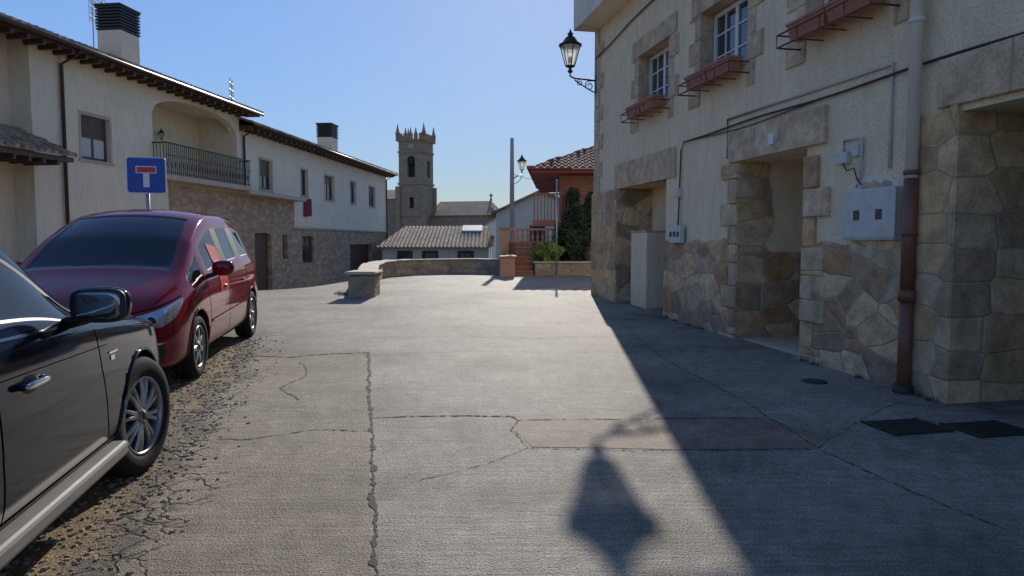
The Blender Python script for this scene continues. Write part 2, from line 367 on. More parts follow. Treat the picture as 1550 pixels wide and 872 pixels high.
def tiles(name, parent, x0, x1, y0, z0, y1, z1, mat, wl=.24, amp=.045, x0t=None, x1t=None):
    sl = math.hypot(y1-y0, z1-z0); rows = max(2, int(sl/.42)); ns = int((x1-x0)/wl*8)
    x0t = x0 if x0t is None else x0t; x1t = x1 if x1t is None else x1t
    V = []; F = []
    for r in range(rows):
        for e in (0, 1):
            t = (r+e)/rows; lift = .035*(1-e)+.005
            a = x0+(x0t-x0)*t; b = x1+(x1t-x1)*t
            for i in range(ns+1):
                x = x0+(x1-x0)*i/ns; x = min(max(x, a), b)
                ph = (x-x0)/wl*2*math.pi
                jt = .012*math.sin(r*12.9+math.floor((x-x0)/wl)*7.3)
                V.append((x, y0+(y1-y0)*t+jt*(1-e), z0+(z1-z0)*t+lift+amp*(math.cos(ph))))
    n = ns+1
    for k in range(2*rows-1):
        for i in range(ns): F.append((k*n+i, k*n+i+1, (k+1)*n+i+1, (k+1)*n+i))
    b0 = len(V)
    for i in range(ns+1): V.append((x0+(x1-x0)*i/ns, y0+.0, z0-.03))
    for i in range(ns): F.append((b0+i, b0+i+1, i+1, i))
    return mesh(name, V, F, mat, parent=parent, smooth=False)
# ------------------------------------------------------------------ RIGHT BUILDING
R = empty('stone_and_stucco_house', (1.856, 15.8, 0), (.196, -.981))
mR = [m_stuccoR, m_stoneR, m_lintel, m_dark, m_stoneJ, m_brown]
ops = [(1.55, 3.9, -.1, 2.5, .72, 4, 0), (6.33, 7.83, -.1, 2.52, 1.5, 0, 0), (9.97, 12.6, -.1, 2.55, 1.3, 0, 5),
       (2.6, 3.95, 3.86, 4.86, .25, 2, 3), (5.1, 6.47, 3.86, 4.86, .25, 2, 3), (7.75, 9.15, 3.86, 4.86, .25, 2, 3), (10.4, 11.8, 3.86, 4.86, .25, 2, 3)]
facade('walls', 0, 15, -.3, 8.8, ops, mR, R)
mesh('end_walls', [(0, 0, -.3), (0, 8, -.3), (0, 8, 8.8), (0, 0, 8.8), (15, 0, -.3), (15, 8, -.3), (15, 8, 8.8), (15, 0, 8.8)], [(0, 1, 2, 3), (4, 5, 6, 7), (1, 5, 6, 2)], m_stuccoR, parent=R)
box('roof_slab', -.5, 15.5, -.5, 8.5, 8.8, 9.0, m_tile, R)
def ragged(name, x0, x1, z0, z1, mat, th=.035, rag=.05, sides=(0, 0)):
    n = max(2, int((x1-x0)/.16)); m = max(2, int((z1-z0)/.2)); pts = []
    for i in range(n+1):
        x = x0+(x1-x0)*i/n; pts.append((x, z0))
    for j in range(1, m): pts.append((x1+random.uniform(-1, 1)*rag*sides[1], z0+(z1-z0)*j/m))
    for i in range(n, -1, -1):
        x = x0+(x1-x0)*i/n; pts.append((x, z1+random.uniform(-1, .6)*rag))
    for j in range(m-1, 0, -1): pts.append((x0+random.uniform(-1, 1)*rag*sides[0], z0+(z1-z0)*j/m))
    k = len(pts); V = [(x, -th, z) for x, z in pts]+[(x, -.0, z) for x, z in pts]
    F = [tuple(range(k))]+[(i, (i+k), (i+1) % k+k, (i+1) % k) for i in range(k)]
    return mesh(name, V, F, mat, parent=R, bevel=.008)
ragged('stone_cladding', -.05, 1.55, -.2, 2.5, m_stoneJ, .06)
ragged('stone_cladding', 3.9, 6.1, -.2, 1.46, m_stoneR, .035)
def jambblocks(xa, sgn, z0, z1, y=-.05):
    z = z0; k = 0
    while z < z1-.1:
        hh = min(random.uniform(.24, .38), z1-z); w = (.22 if k % 2 else .42)+random.uniform(-.04, .04)
        a, b = (xa-w, xa) if sgn < 0 else (xa, xa+w)
        box('jamb_block', a, b, y+random.uniform(-.008, .008), .02, z, z+hh-.010, m_stoneJ if k % 3 else m_lintel, R, .014); z += hh; k += 1
jambblocks(6.33, -1, -.2, 2.52); jambblocks(7.83, 1, -.2, 2.52)
ragged('stone_cladding', 7.83, 9.42, -.2, 1.44, m_stoneR, .035)
ragged('stone_cladding', 9.421, 9.97, -.2, 2.6, m_stoneJ, .05, .04, (.5, 0))
ragged('stone_jamb', 12.6, 13.2, -.2, 2.6, m_stoneJ, .05)
def jambface(x, y0, y1, z0, z1, mat, rag=.08):
    m = 10; pts = [(y0, z0), (y1, z0)]
    for j in range(1, m): pts.append((y1+random.uniform(-rag, rag), z0+(z1-z0)*j/m))
    pts += [(y1, z1), (y0, z1)]
    k = len(pts); V = [(x+.02, y, z) for y, z in pts]+[(x, y, z) for y, z in pts]
    F = [tuple(range(k))]+[(i, i+k, (i+1) % k+k, (i+1) % k) for i in range(k)]
    mesh('jamb_inner_stone', V, F, mat, parent=R)
jambface(6.33, -.03, .45, 1.3, 2.5, m_stoneJ)
jambface(6.33, -.03, 1.49, 0, 1.299, m_stoneR, .0)
jambface(9.97, -.04, 1.29, -.1, 2.53, m_stoneJ, .0)
jambface(1.55, -.04, .71, 0.1, 2.48, m_stoneR, .0)
ragged('recess_back_stone', 6.36, 7.83, 0, 1.3, m_stoneR, .03).location = (0, 1.5, 0)
box('lintel', 1.36, 4.3, -.03, .05, 2.5, 3.0, m_lintel, R, .012)
box('lintel', 6.1, 8.2, -.065, .05, 2.525, 2.94, m_lintel, R, .012)
box('lintel', 9.75, 13.0, -.055, .05, 2.605, 3.02, m_lintel, R, .012)
zq = 2.52; i = 0
while zq < 8.7:
    hh = random.uniform(.28, .4); w = .52 if i % 2 else .3
    box('quoin', -.02, w+random.uniform(-.03, .05), -.025, .3, zq, zq+hh-.008, m_lintel, R, .01); zq += hh; i += 1
for a, b in ((2.6, 3.95), (5.1, 6.47), (7.75, 9.15), (10.4, 11.8)):
    box('window_lintel', a-.3, b+.3, -.025, .02, 4.86, 5.18, m_lintel, R, .01)
    z = 3.5
    k = 0
    while z < 4.85:
        hh = min(.33, 4.858-z)
        for sd in (0, 1):
            w = .18 if (k+sd) % 2 else .38
            if sd == 0: box('surround_stone', a-w, a-.001, -.022, .02, z, z+hh-.006, m_lintel, R, .008)
            else: box('surround_stone', b+.001, b+w, -.022, .02, z, z+hh-.006, m_lintel, R, .008)
        z += hh; k += 1
    box('sill', a, b, -.05, .2, 3.80, 3.865, m_lintel, R, .01)
    window(R, a+.02, b-.02, 3.87, 4.84, .25, m_whitep, 2, 3, .06)
    pl = [(a+.02+i*(b-a-.04)/2+.01, a+.02+(i+1)*(b-a-.04)/2-.01) for i in range(2)]
    for p0, p1 in pl:
        V = []
        for z, ins in ((3.70, .03), (3.87, 0), (3.872, -.012), (3.90, -.012)):
            V += [(p0+ins, -.27+ins, z), (p1-ins, -.27+ins, z), (p1-ins, -.07-ins, z), (p0+ins, -.07-ins, z)]
        F = [(0, 3, 2, 1)]
        for q in range(3):
            for c in range(4): F.append((q*4+c, q*4+(c+1) % 4, q*4+4+(c+1) % 4, q*4+4+c))
        F.append((12, 13, 14, 15)); mesh('terracotta_planter', V, F, m_terra, parent=R)
    for z in (3.66, 3.80):
        tube('cage_rail', [(a-.08, 0, z), (a-.08, -.32, z), (b+.08, -.32, z), (b+.08, 0, z)], .011, m_rust, R, 6)
    n = 5
    for i in range(n):
        x = a-.08+(b-a+.16)*i/(n-1); tube('cage_bar', [(x, 0, 3.66), (x, -.32, 3.66), (x, -.325, 3.80)], .008, m_rust, R, 6)
box('balcony_slab', -.05, 7, -.5, -.001, 6.06, 6.24, m_cream2, R, .01)
box('balcony_parapet', -.05, 7, -.5, -.38, 6.241, 7.2, m_cream2, R)
box('balcony_parapet_end', -.05, .08, -.379, -.001, 6.241, 7.2, m_cream2, R)
box('door', 3.05, 3.88, .62, .7, .2, 2.4, m_brown, R); box('door_glass', 3.15, 3.78, .61, .619, 1.2, 2.2, m_dark, R)
box('cream_partition', 1.95, 2.75, .12, .70, .05, 1.62, m_stuccoR, R, .02)
box('partition_top', 1.94, 2.76, .11, .70, 1.621, 1.65, m_lintel, R)
box('recess_step', 6.34, 7.83, .05, 1.48, 0, .12, m_cap, R, .01)
box('letter_boxes', 7.0, 7.5, 1.38, 1.49, 1.45, 1.85, m_pvc, R, .01)
box('wooden_gate', 10.2, 12.5, 1.2, 1.29, 0, 2.5, m_brown, R)
box('meter_cabinet', 8.63, 9.34, -.09, -.001, 1.46, 1.97, m_pvc, R, .012)
box('meter_lid', 8.61, 9.36, -.10, -.0905, 1.485, 1.945, m_pvc, R, .004)
boxes('meter_windows', [(8.78, 8.87, -.103, -.1005, 1.66, 1.76), (9.10, 9.19, -.103, -.1005, 1.66, 1.76)], m_glass, R)
hv = [(8.66, 1.972), (9.3, 1.972), (9.27, 2.03), (9.2, 2.05), (9.16, 2.11), (9.08, 2.08), (8.98, 2.14), (8.88, 2.10), (8.80, 2.13), (8.76, 2.05), (8.70, 2.06)]
mesh('broken_plaster_hole', [(x, -.004, z) for x, z in hv], [tuple(range(len(hv)))], m_pipeg, parent=R)
hv2 = [(8.76, 1.974), (9.2, 1.974), (9.19, 2.02), (9.1, 2.05), (9.04, 2.01), (8.95, 2.07), (8.88, 2.03), (8.80, 2.06)]
mesh('hole_rubble', [(x, -.007, z) for x, z in hv2], [tuple(range(len(hv2)))], m_stoneR, parent=R)
box('small_meter', 4.28, 4.72, -.12, -.036, 1.42, 1.70, m_pvc, R, .01)
boxes('small_meter_dials', [(4.33, 4.41, -.123, -.1205, 1.52, 1.6), (4.47, 4.55, -.123, -.1205, 1.52, 1.6), (4.6, 4.68, -.123, -.1205, 1.52, 1.6)], m_blk, R)
box('junction_box', 8.42, 8.60, -.07, 0, 2.26, 2.38, m_pvc, R, .01); box('junction_box', 8.66, 8.76, -.06, 0, 2.32, 2.44, m_pvc, R, .01)
box('junction_box', 4.4, 4.52, -.07, 0, 2.15, 2.3, m_pvc, R, .01)
box('number_plate', 7.12, 7.24, -.075, -.066, 2.64, 2.78, m_whitep, R, .004)
tube('conduit', [(6.0, -.02, 2.6), (6.0, -.02, 3.14), (9.17, -.02, 3.14), (9.17, -.02, 2.15)], .016, m_pvc, R)
tube('conduit', [(8.51, -.03, 2.38), (8.51, -.03, 2.5), (8.78, -.03, 2.5), (8.78, -.03, 2.1), (8.72, -.03, 2.0)], .014, m_pvc, R)
tube('cable', [(8.55, -.07, 2.27), (8.6, -.06, 2.18), (8.7, -.05, 2.2), (8.74, -.04, 2.08), (8.8, -.03, 2.02)], .007, m_cable, R, 6)
cab = [(4.5, -.05, 1.7), (4.5, -.03, 2.5), (4.52, -.03, 2.9), (4.62, -.03, 3.02)]
cab += [(x, -.03, 3.03+.012*math.sin(x*2.1)) for x in [5+i*.25 for i in range(33)]]
tube('cable', cab, .013, m_cable, R, 6)
tube('cable', [(x, -.03, 2.99+.025*math.sin(x*1.7)) for x in [4.7+i*.25 for i in range(15)]], .008, m_cable, R, 6)
tube('cable', [(.1, -.04, 5.45), (1, -.03, 5.5), (2.2, -.03, 5.62), (4, -.03, 5.7), (8, -.03, 5.75)], .014, m_cable, R, 6)
tube('cable', [(.14, -.04, 4.7), (.12, -.03, 5.1), (.1, -.03, 5.45)], .01, m_cable, R, 6)
tube('downpipe_upper', [(9.55, -.1, 8.7), (9.55, -.1, 2.0)], .055, m_pipeg, R, 16)
tube('downpipe_lower', [(9.55, -.1, 2.02), (9.55, -.1, .95)], .062, m_pipeb, R, 16)
tube('downpipe_collar', [(9.55, -.1, 1.0), (9.55, -.1, .90)], .078, m_pipeb, R, 16)
tube('downpipe_lower', [(9.55, -.1, .9), (9.55, -.1, .02)], .06, m_pipeb, R, 16)
tube('downpipe_shoe', [(9.55, -.1, .12), (9.55, -.11, .0)], .09, m_grate, R, 16)
for z in (2.05, 3.4, 5.0, 1.5): tube('pipe_clamp', [(9.55, -.1, z), (9.55, -.1, z+.04)], .07, m_pipeb if z < 2.2 else m_pipeg, R, 16)
# ------------------------------------------------------------------ lantern
def lantern(parent, x, y, z, s=1., n=6, mesh_name='lantern'):
    lathe('lantern_base', [(.001, 0), (.05*s, 0), (.055*s, .03*s), (.03*s, .06*s), (.03*s, .09*s), (.10*s, .12*s), (.10*s, .14*s)], m_iron, parent, 16, 'Z', (x, y, z))
    z0 = z+.14*s; z1 = z0+.40*s; rb, rt = .10*s, .215*s
    lathe('lantern_glass', [(rb*.96, z0-z), (rt*.96, z1-z)], m_lant, parent, n, 'Z', (x, y, z), smooth=False)
    for k in range(n):
        t = 2*math.pi*k/n; c, q = math.cos(t), math.sin(t)
        tube('lantern_rib', [(x+rb*c, y+rb*q, z0), (x+rt*c, y+rt*q, z1)], .010*s, m_iron, parent, 6)
    lathe('lantern_rim', [(rt+.0*s, 0), (rt+.03*s, .0), (rt+.03*s, .03*s), (.17*s, .07*s), (.10*s, .17*s), (.05*s, .21*s), (.05*s, .24*s), (.07*s, .25*s), (.03*s, .28*s), (.015*s, .33*s), (.001, .36*s)], m_iron, parent, n*2, 'Z', (x, y, z1))
    lathe('bulb', [(.001, 0), (.02*s, 0), (.04*s, .08*s), (.03*s, .14*s), (.001, .16*s)], m_whitep, parent, 12, 'Z', (x, y, z0+.05))
L = empty('street_lamp', (1.856, 15.8, 0), (.196, -.981))
lx, ly = .04, -.60
tube('arm', [(0.05, -.0, 4.98), (.05, -.2, 5.0), (lx, ly+.1, 5.02), (lx, ly, 5.06), (lx, ly, 5.16)], .02, m_iron, L)
def scroll(cx, cy, z, r, a0, turns, sgn=1):
    return [(cx, cy+sgn*r*(1-.75*t/24.)*math.cos(a0+turns*2*math.pi*t/24), z+r*(1-.75*t/24.)*math.sin(a0+turns*2*math.pi*t/24)) for t in range(25)]
tube('scroll', scroll(.05, -.16, 4.87, .11, 1.2, 1.4), .012, m_iron, L, 6)
tube('scroll', scroll(.05, -.38, 4.93, .075, 1.2, 1.4), .010, m_iron, L, 6)
tube('brace', [(.05, -.01, 4.72), (.05, -.12, 4.76), (.05, -.3, 4.86), (.05, -.5, 4.98)], .014, m_iron, L, 6)
box('wall_plate', .02, .09, -.03, -.001, 4.65, 5.1, m_iron, L)
lantern(L, lx, ly, 5.14, 1.05)
# ------------------------------------------------------------------ LEFT HOUSE 1 (balcony house)
n1 = math.hypot(.13, 1)
Y0 = 18.6; H1 = empty('balcony_house', (-15.0+.13*Y0, Y0, 0), (.13, 1))
def S1(y): return (y-Y0)*n1
a0, a1 = S1(23.55), S1(28.95); Lh = S1(29.15)
ops = [(S1(20.33), S1(21.5), 3.82, 5.1, .18, 0, 2)]
facade('walls', 0, Lh, -2.6, 6.85, [ops[0], (a0, a1, 3.68, 6.45, 1.7, 0, 0)], [m_cream, m_stoneL, m_dark], H1, zones=[(S1(24.3), Lh, -2.6, 3.5, 1)])
N = 24; V = []; F = []
for i in range(N+1):
    t = -1+2*i/N; x = a0+(a1-a0)*i/N; z = 5.72+.68*math.sqrt(max(0, 1-abs(t)**2.3))
    V += [(x, 0.001, z), (x, .001, 6.46), (x, .3, z)]
for i in range(N): F += [(3*i, 3*i+3, 3*i+4, 3*i+1), (3*i, 3*i+2, 3*i+5, 3*i+3)]
mesh('arch_spandrel', V, F, m_cream, parent=H1)
window(H1, S1(20.33)+.02, S1(21.5)-.02, 3.84, 5.08, .16, m_brown, 2, 1, .07, shutter=.45, curtain=True)
box('window_sill', S1(20.2), S1(21.63), -.06, .1, 3.74, 3.815, m_cap, H1, .01)
boxes('window_architrave', [(S1(20.33)-.09, S1(20.33)-.001, -.012, .05, 3.82, 5.19), (S1(21.5)+.001, S1(21.5)+.09, -.012, .05, 3.82, 5.19), (S1(20.33), S1(21.5), -.012, .05, 5.101, 5.19)], m_cap, H1)
box('balcony_door', a0+.5, a0+1.5, 1.6, 1.69, 3.7, 5.75, m_brown, H1); box('balcony_door_glass', a0+.62, a0+1.38, 1.59, 1.599, 3.9, 5.6, m_glass, H1)
box('balcony_door', a0+.02, a0+.04, .25, 1.2, 3.7, 5.7, m_brown, H1)
box('balcony_slab', a0-.1, a1+.12, -.55, -.001, 3.5, 3.68, m_cap, H1, .02)
lantern(H1, (a0+a1)/2, 1.5, 5.2, .5)
rl = []
x = a0-.04
while x < a1+.1:
    rl.append((x-.009, x+.009, -.509, -.491, 3.68, 4.70)); x += .115
for yy in (-.4, -.28, -.16, -.05):
    rl.append((a0-.05, a0-.032, yy-.009, yy+.009, 3.68, 4.7)); rl.append((a1+.08, a1+.098, yy-.009, yy+.009, 3.68, 4.7))
boxes('railing_bars', rl, m_iron, H1)
boxes('railing_rails', [(a0-.06, a1+.11, -.52, -.48, 4.701, 4.74), (a0-.06, a1+.11, -.512, -.488, 3.74, 3.765), (a0-.06, a1+.11, -.512, -.488, 4.30, 4.325), (a0-.055, a0-.02, -.479, 0, 4.701, 4.74), (a1+.075, a1+.11, -.479, 0, 4.701, 4.74)], m_iron, H1)
x = a0+.02
while x < a1:
    tube('railing_ornament', [(x+.05*math.cos(t*.7854), -.515, 4.02+.1*math.sin(t*.7854)) for t in range(8)], .01, m_iron, H1, 4, True); x += .23
mesh('end_wall', [(0, 0, -2.6), (0, .6, -2.6), (0, .6, 6.85), (0, 0, 6.85), (Lh, 0, -2.6), (Lh, 9, -2.6), (Lh, 9, 6.85), (Lh, 0, 6.85), (-7, 9, -2.6), (-7, 9, 6.85)], [(0, 1, 2, 3), (4, 5, 6, 7), (5, 8, 9, 6)], m_cream, parent=H1)
facade('wing_wall', -7, 0, -2.6, 6.85, [(-3.0, -1.2, .1, 2.35, .2, 0, 2)], [m_cream, m_stoneL, m_dark], H1, y=.6)
boxes('shutter_slats', [(-3.0, -1.2, .7, .74, .1+i*.15, .1+i*.15+.13) for i in range(15)], m_brown, H1)
box('stone_band', S1(24.3), Lh, -.06, -.001, 3.40, 3.498, m_cap, H1, .01)
tiles('roof_tiles', H1, -7.5, Lh+.7, -.75, 6.76, 4.5, 8.6, m_tile)
mesh('roof_gable', [(Lh+.01, 0, 6.6), (Lh+.01, 9, 6.85), (Lh+.01, 4.5, 8.5)], [(0, 1, 2)], m_cream, parent=H1)
tiles('roof_tiles_rear', H1, -7.5, Lh+.7, 9.7, 6.8, 4.5, 8.6, m_tile)
box('eave_soffit', -7.5, Lh+.6, -.62, .02, 6.62, 6.70, m_brown, H1)
boxes('rafter_tails', [(x*.5-7.2, x*.5-7.2+.09, -.6, -.01, 6.50, 6.618) for x in range(int((Lh+7.6)/.5))], m_brown, H1)
tube('gutter', [(-7.5, -.75, 6.70), (Lh+.6, -.75, 6.70)], .06, m_gut, H1)
tube('downpipe', [(S1(19.6), -.7, 6.66), (S1(19.6), -.5, 6.5), (S1(19.6), -.08, 6.3), (S1(19.6), -.08, -1.2)], .05, m_gut, H1)
tiles('porch_roof', H1, -7.2, S1(18.9)-.1, -1.1, 3.68, .6, 4.45, m_tile)
box('porch_soffit', -7.2, .2, -1.0, .0, 3.52, 3.64, m_brown, H1)
boxes('porch_rafters', [(x*.45-7.1, x*.45-7.02, -.98, -.01, 3.40, 3.518) for x in range(16)], m_brown, H1)
def chimney(parent, x, y, z0, z1, w, d, capm):
    box('chimney_stack', x-w/2, x+w/2, y-d/2, y+d/2, z0, z0+(z1-z0)*.62, m_cream, parent, .01)
    zz = z0+(z1-z0)*.62
    while zz < z1-.08:
        box('chimney_louvre', x-w/2-.03, x+w/2+.03, y-d/2-.03, y+d/2+.03, zz+.02, zz+.075, m_blk, parent); zz += .1
    box('chimney_core', x-w/2+.06, x+w/2-.06, y-d/2+.06, y+d/2-.06, z0+(z1-z0)*.62, z1-.05, m_dark, parent)
    box('chimney_cap', x-w/2-.06, x+w/2+.06, y-d/2-.06, y+d/2+.06, z1-.05, z1+.02, m_blk, parent, .01)
chimney(H1, S1(24.1), 1.5, 7.1, 9.3, .95, .85, m_blk)
def antenna(parent, x, y, z0, z1, w=.45):
    tube('mast', [(x, y, z0), (x, y, z1)], .022, m_steel, parent, 6)
    for k, zz in enumerate([z1-.08, z1-.4, z1-.75]):
        tube('boom', [(x-w, y-.1, zz), (x+w, y+.1, zz)], .014, m_steel, parent, 6)
        for i in range(7):
            xx = x-w+2*w*i/6; h = .12+.05*((i+k) % 3); tube('element', [(xx, y-.1+.2*i/6, zz-h), (xx, y-.1+.2*i/6, zz+h)], .009, m_steel, parent, 4)
antenna(H1, S1(24.0), 2.0, 7.5, 9.6, .35); antenna(H1, S1(24.7), 2.9, 7.5, 10.0, .3)
# ------------------------------------------------------------------ LEFT HOUSE 2 (row house)
n2 = math.hypot(.104, 1); Yb = 29.17
H2 = empty('long_row_house', (-14.3+.104*Yb, Yb, 0), (.104, 1))
def S2(y): return (y-Yb)*n2
L2 = S2(50.6)
W = [(31.0, 32.2), (35.5, 36.3), (38.7, 40.1), (42.9, 43.9), (46.6, 47.9)]
ops = [(S2(a), S2(b), 3.75, 5.05, .2, 0, 2) for a, b in W]
ops += [(S2(30.4), S2(32.0), -2.0, 1.8, .25, 1, 2), (S2(33.2), S2(33.75), .6, 1.75, .2, 1, 2), (S2(35.5), S2(37.0), .34, 1.7, .2, 1, 2), (S2(42.7), S2(47.1), -2.5, 1.25, .25, 1, 3)]
facade('walls', 0, L2, -3.5, 6.2, ops, [m_cream2, m_stoneL, m_dark, m_brown], H2, zones=[(0, S2(34.6), -3.5, 3.5, 1), (S2(34.6), L2, -3.5, 2.05, 1)])
for k, (a, b) in enumerate(W):
    window(H2, S2(a)+.02, S2(b)-.02, 3.77, 5.03, .17, m_brown, 2 if b-a > 1.1 else 1, 1, .08, shutter=(.5, 0, .3, .2, .4)[k])
    box('window_sill', S2(a)-.1, S2(b)+.1, -.05, .1, 3.67, 3.745, m_cap, H2)
    boxes('window_architrave', [(S2(a)-.1, S2(a)-.001, -.012, .05, 3.75, 5.15), (S2(b)+.001, S2(b)+.1, -.012, .05, 3.75, 5.15), (S2(a), S2(b), -.012, .05, 5.051, 5.15)], m_cap, H2)
window(H2, S2(35.5)+.02, S2(37.0)-.02, .36, 1.68, .17, m_brown, 2, 1, .08)
box('door', S2(30.42), S2(31.98), .18, .24, -2, 1.78, m_brown, H2)
box('terrace_slab', -.3, S2(34.7), -.6, -.001, 3.38, 3.56, m_cap, H2, .02)
box('stone_band', S2(34.7), L2, -.08, -.001, 2.05, 2.16, m_cap, H2, .01)
V = []; F = []
for i in range(13):
    for j in range(9):
        V.append((S2(35.7)+.10*i*.8+.08*j/8*(i/12-.5), -.05+.012*math.sin(i*1.9+j*.3), 3.6-.11*j-.04*math.sin(i*.5)))
for i in range(12):
    for j in range(8): F.append((i*9+j, i*9+j+1, (i+1)*9+j+1, (i+1)*9+j))
mesh('red_banner', V, F, m_redcloth, parent=H2)
mesh('end_wall', [(L2, 0, -3.5), (L2, 9, -3.5), (L2, 9, 6.2), (L2, 4.5, 7.9), (L2, 0, 6.2), (0, 9, -3.5), (0, 9, 6.2)], [(0, 1, 2, 3, 4), (1, 5, 6, 2)], m_cream2, parent=H2)
tiles('roof_tiles', H2, -.2, L2+.6, -.75, 6.26, 4.5, 8.0, m_tile)
tiles('roof_tiles_rear', H2, -.2, L2+.6, 9.7, 6.26, 4.5, 8.0, m_tile)
box('eave_soffit', 0, L2+.55, -.62, .02, 6.12, 6.2, m_brown, H2)
boxes('rafter_tails', [(x*.55, x*.55+.1, -.6, -.01, 6.0, 6.118) for x in range(int((L2+.5)/.55))], m_brown, H2)
tube('gutter', [(-.1, -.75, 6.2), (L2+.6, -.75, 6.2)], .06, m_gut, H2)
tube('downpipe', [(L2-.15, -.7, 6.16), (L2-.15, -.08, 5.8), (L2-.15, -.08, -2)], .05, m_gut, H2)
tube('downpipe', [(S2(29.5), -.7, 6.16), (S2(29.5), -.08, 5.8), (S2(29.5), -.08, 3.6)], .05, m_gut, H2)
chimney(H2, S2(43.5), 1.6, 6.4, 8.6, 1.1, .9, m_blk)
antenna(H2, S2(33.5), 2.5, 7, 9.0, .4)
# ------------------------------------------------------------------ low wall
path = dense([(-3.25, 15.9), (-3.6, 17.5), (-3.95, 19.5), (-4.1, 21.2), (-3.9, 22.6), (-3.2, 23.6), (-2.2, 24.1), (-1.2, 24.1), (-.3, 23.7)], .35)
W0 = empty('low_stone_wall')
def wallmesh(name, path, th, hgt, mat, z0off=-.6, cap=0.):
    V = []; F = []
    for i, p in enumerate(path):
        a = path[max(i-1, 0)]; b = path[min(i+1, len(path)-1)]; d = Vector((b[0]-a[0], b[1]-a[1])).normalized(); nn = Vector((-d.y, d.x))
        j = random.uniform(-.012, .012); zt = gh(p[0], p[1]); zt = max(zt, .3*min(1, p[1]/20.))
        for s_, z in ((-1, zt+z0off), (-1, zt+hgt+j), (1, zt+hgt+j), (1, zt+z0off)):
            V.append((p[0]+nn.x*th/2*s_, p[1]+nn.y*th/2*s_, z))
    for i in range(len(path)-1):
        for k in range(4): F.append((i*4+k, i*4+(k+1) % 4, i*4+4+(k+1) % 4, i*4+4+k))
    F += [(0, 1, 2, 3), tuple(len(V)-4+k for k in (3, 2, 1, 0))]
    return mesh(name, V, F, mat, parent=W0, bevel=.02)
wallmesh('wall_body', path, .42, .44, m_stoneW, -3)
wallmesh('wall_coping', path, .5, .5, m_cap, .441)
box('end_pier', -3.58, -3.0, 15.15, 16.0, -.5, .72, m_stoneW, W0, .12)
box('pier_cap', -3.63, -2.95, 15.11, 16.04, .721, .79, m_cap, W0, .03)
# ------------------------------------------------------------------ low white house beyond
LW = empty('low_white_house', (-8.6, 46.5, 0))
facade('walls', 0, 7.0, -3.8, 1.05, [(1.1, 1.9, -.35, .75, .15, 0, 1), (2.75, 3.6, -.35, .75, .15, 0, 1), (5.1, 5.95, -.35, .75, .15, 0, 1)], [m_white, m_dark], LW)
mesh('side_walls', [(7, 0, -3.8), (7, 8, -3.8), (7, 8, 1.05), (7, 4, 2.3), (7, 0, 1.05), (0, 0, -3.8), (0, 8, -3.8), (0, 8, 1.05), (0, 0, 1.05)], [(0, 1, 2, 3, 4), (5, 6, 7, 8)], m_white, parent=LW)
for a, b in ((1.1, 1.9), (2.75, 3.6), (5.1, 5.95)):
    boxes('shutters', [(a-.12, a+.02, -.05, -.01, -.38, .8), (b-.02, b+.12, -.05, -.01, -.38, .8), (a+.03, b-.03, -.04, -.01, .72, .82)], m_brown, LW)
    window(LW, a+.03, b-.03, -.33, .7, .12, m_brown, 2, 1, .07)
tiles('roof_tiles', LW, -.3, 7.25, -.5, 1.06, 4.0, 2.5, m_tile2, .26, .05, x0t=.9, x1t=6.9)
tiles('roof_rear', LW, -.3, 7.25, 8.5, 1.06, 4.0, 2.5, m_tile2, .26, .05, x0t=.9, x1t=6.9)
sp = [(5.1, 2.6, 2.03+.16), (6.5, 2.6, 2.03+.16), (6.5, 3.75, 2.45+.14), (5.1, 3.75, 2.45+.14)]
mesh('skylight_panel', sp+[(x, y, z-.1) for x, y, z in sp], [(0, 1, 2, 3), (0, 4, 5, 1), (1, 5, 6, 2), (2, 6, 7, 3), (3, 7, 4, 0)], m_pvc, parent=LW)
# ------------------------------------------------------------------ church
CH = empty('church', (-17.9, 132, -6), rotz=math.radians(-14))
tw = 4.9
facade('tower_face', -tw/2, tw/2, 0, 26.0, [(-.75, .75, 19.2, 22.3, .8, 0, 1), (-.45, .45, 13.5, 15.5, .6, 0, 1)], [m_church, m_dark], CH, y=-tw/2)
mesh('tower_body', [(-tw/2, -tw/2, 0), (-tw/2, tw/2, 0), (tw/2, tw/2, 0), (tw/2, -tw/2, 0), (-tw/2, -tw/2, 26), (-tw/2, tw/2, 26), (tw/2, tw/2, 26), (tw/2, -tw/2, 26)], [(0, 1, 5, 4), (1, 2, 6, 5), (2, 3, 7, 6), (4, 5, 6, 7)], m_church, parent=CH)
for z, e in ((12, .2), (17.8, .2), (23.6, .15), (25.7, .25)): box('string_course', -tw/2-e, tw/2+e, -tw/2-e, tw/2+e, z, z+.35, m_church, CH)
box('side_belfry', -tw/2-.02, -tw/2+.2, -.7, .7, 19.2, 22.3, m_dark, CH); box('side_belfry', tw/2-.2, tw/2+.02, -.7, .7, 19.2, 22.3, m_dark, CH)
lathe('arch_head', [(.001, 0), (.75, 0)], m_dark, CH, 24, 'Y', (0, -tw/2-.01, 22.3))
lathe('clock_face', [(.001, 0), (.6, 0), (.6, .1)], m_cap, CH, 24, 'Y', (.0, -tw/2-.12, 24.7))
for sx in (-1, 1):
    for sy in (-1, 1):
        cx, cy = sx*(tw/2+.1), sy*(tw/2+.1)
        lathe('pinnacle', [(.4, 0), (.4, 1.3), (.5, 1.35), (.35, 1.6), (.08, 2.8), (.12, 2.9), (.001, 3.1)], m_church, CH, 8, 'Z', (cx, cy, 25.8))
        box('buttress', cx-.42, cx+.42, cy-.42, cy+.42, 0, 17.5, m_church, CH)
mer = []
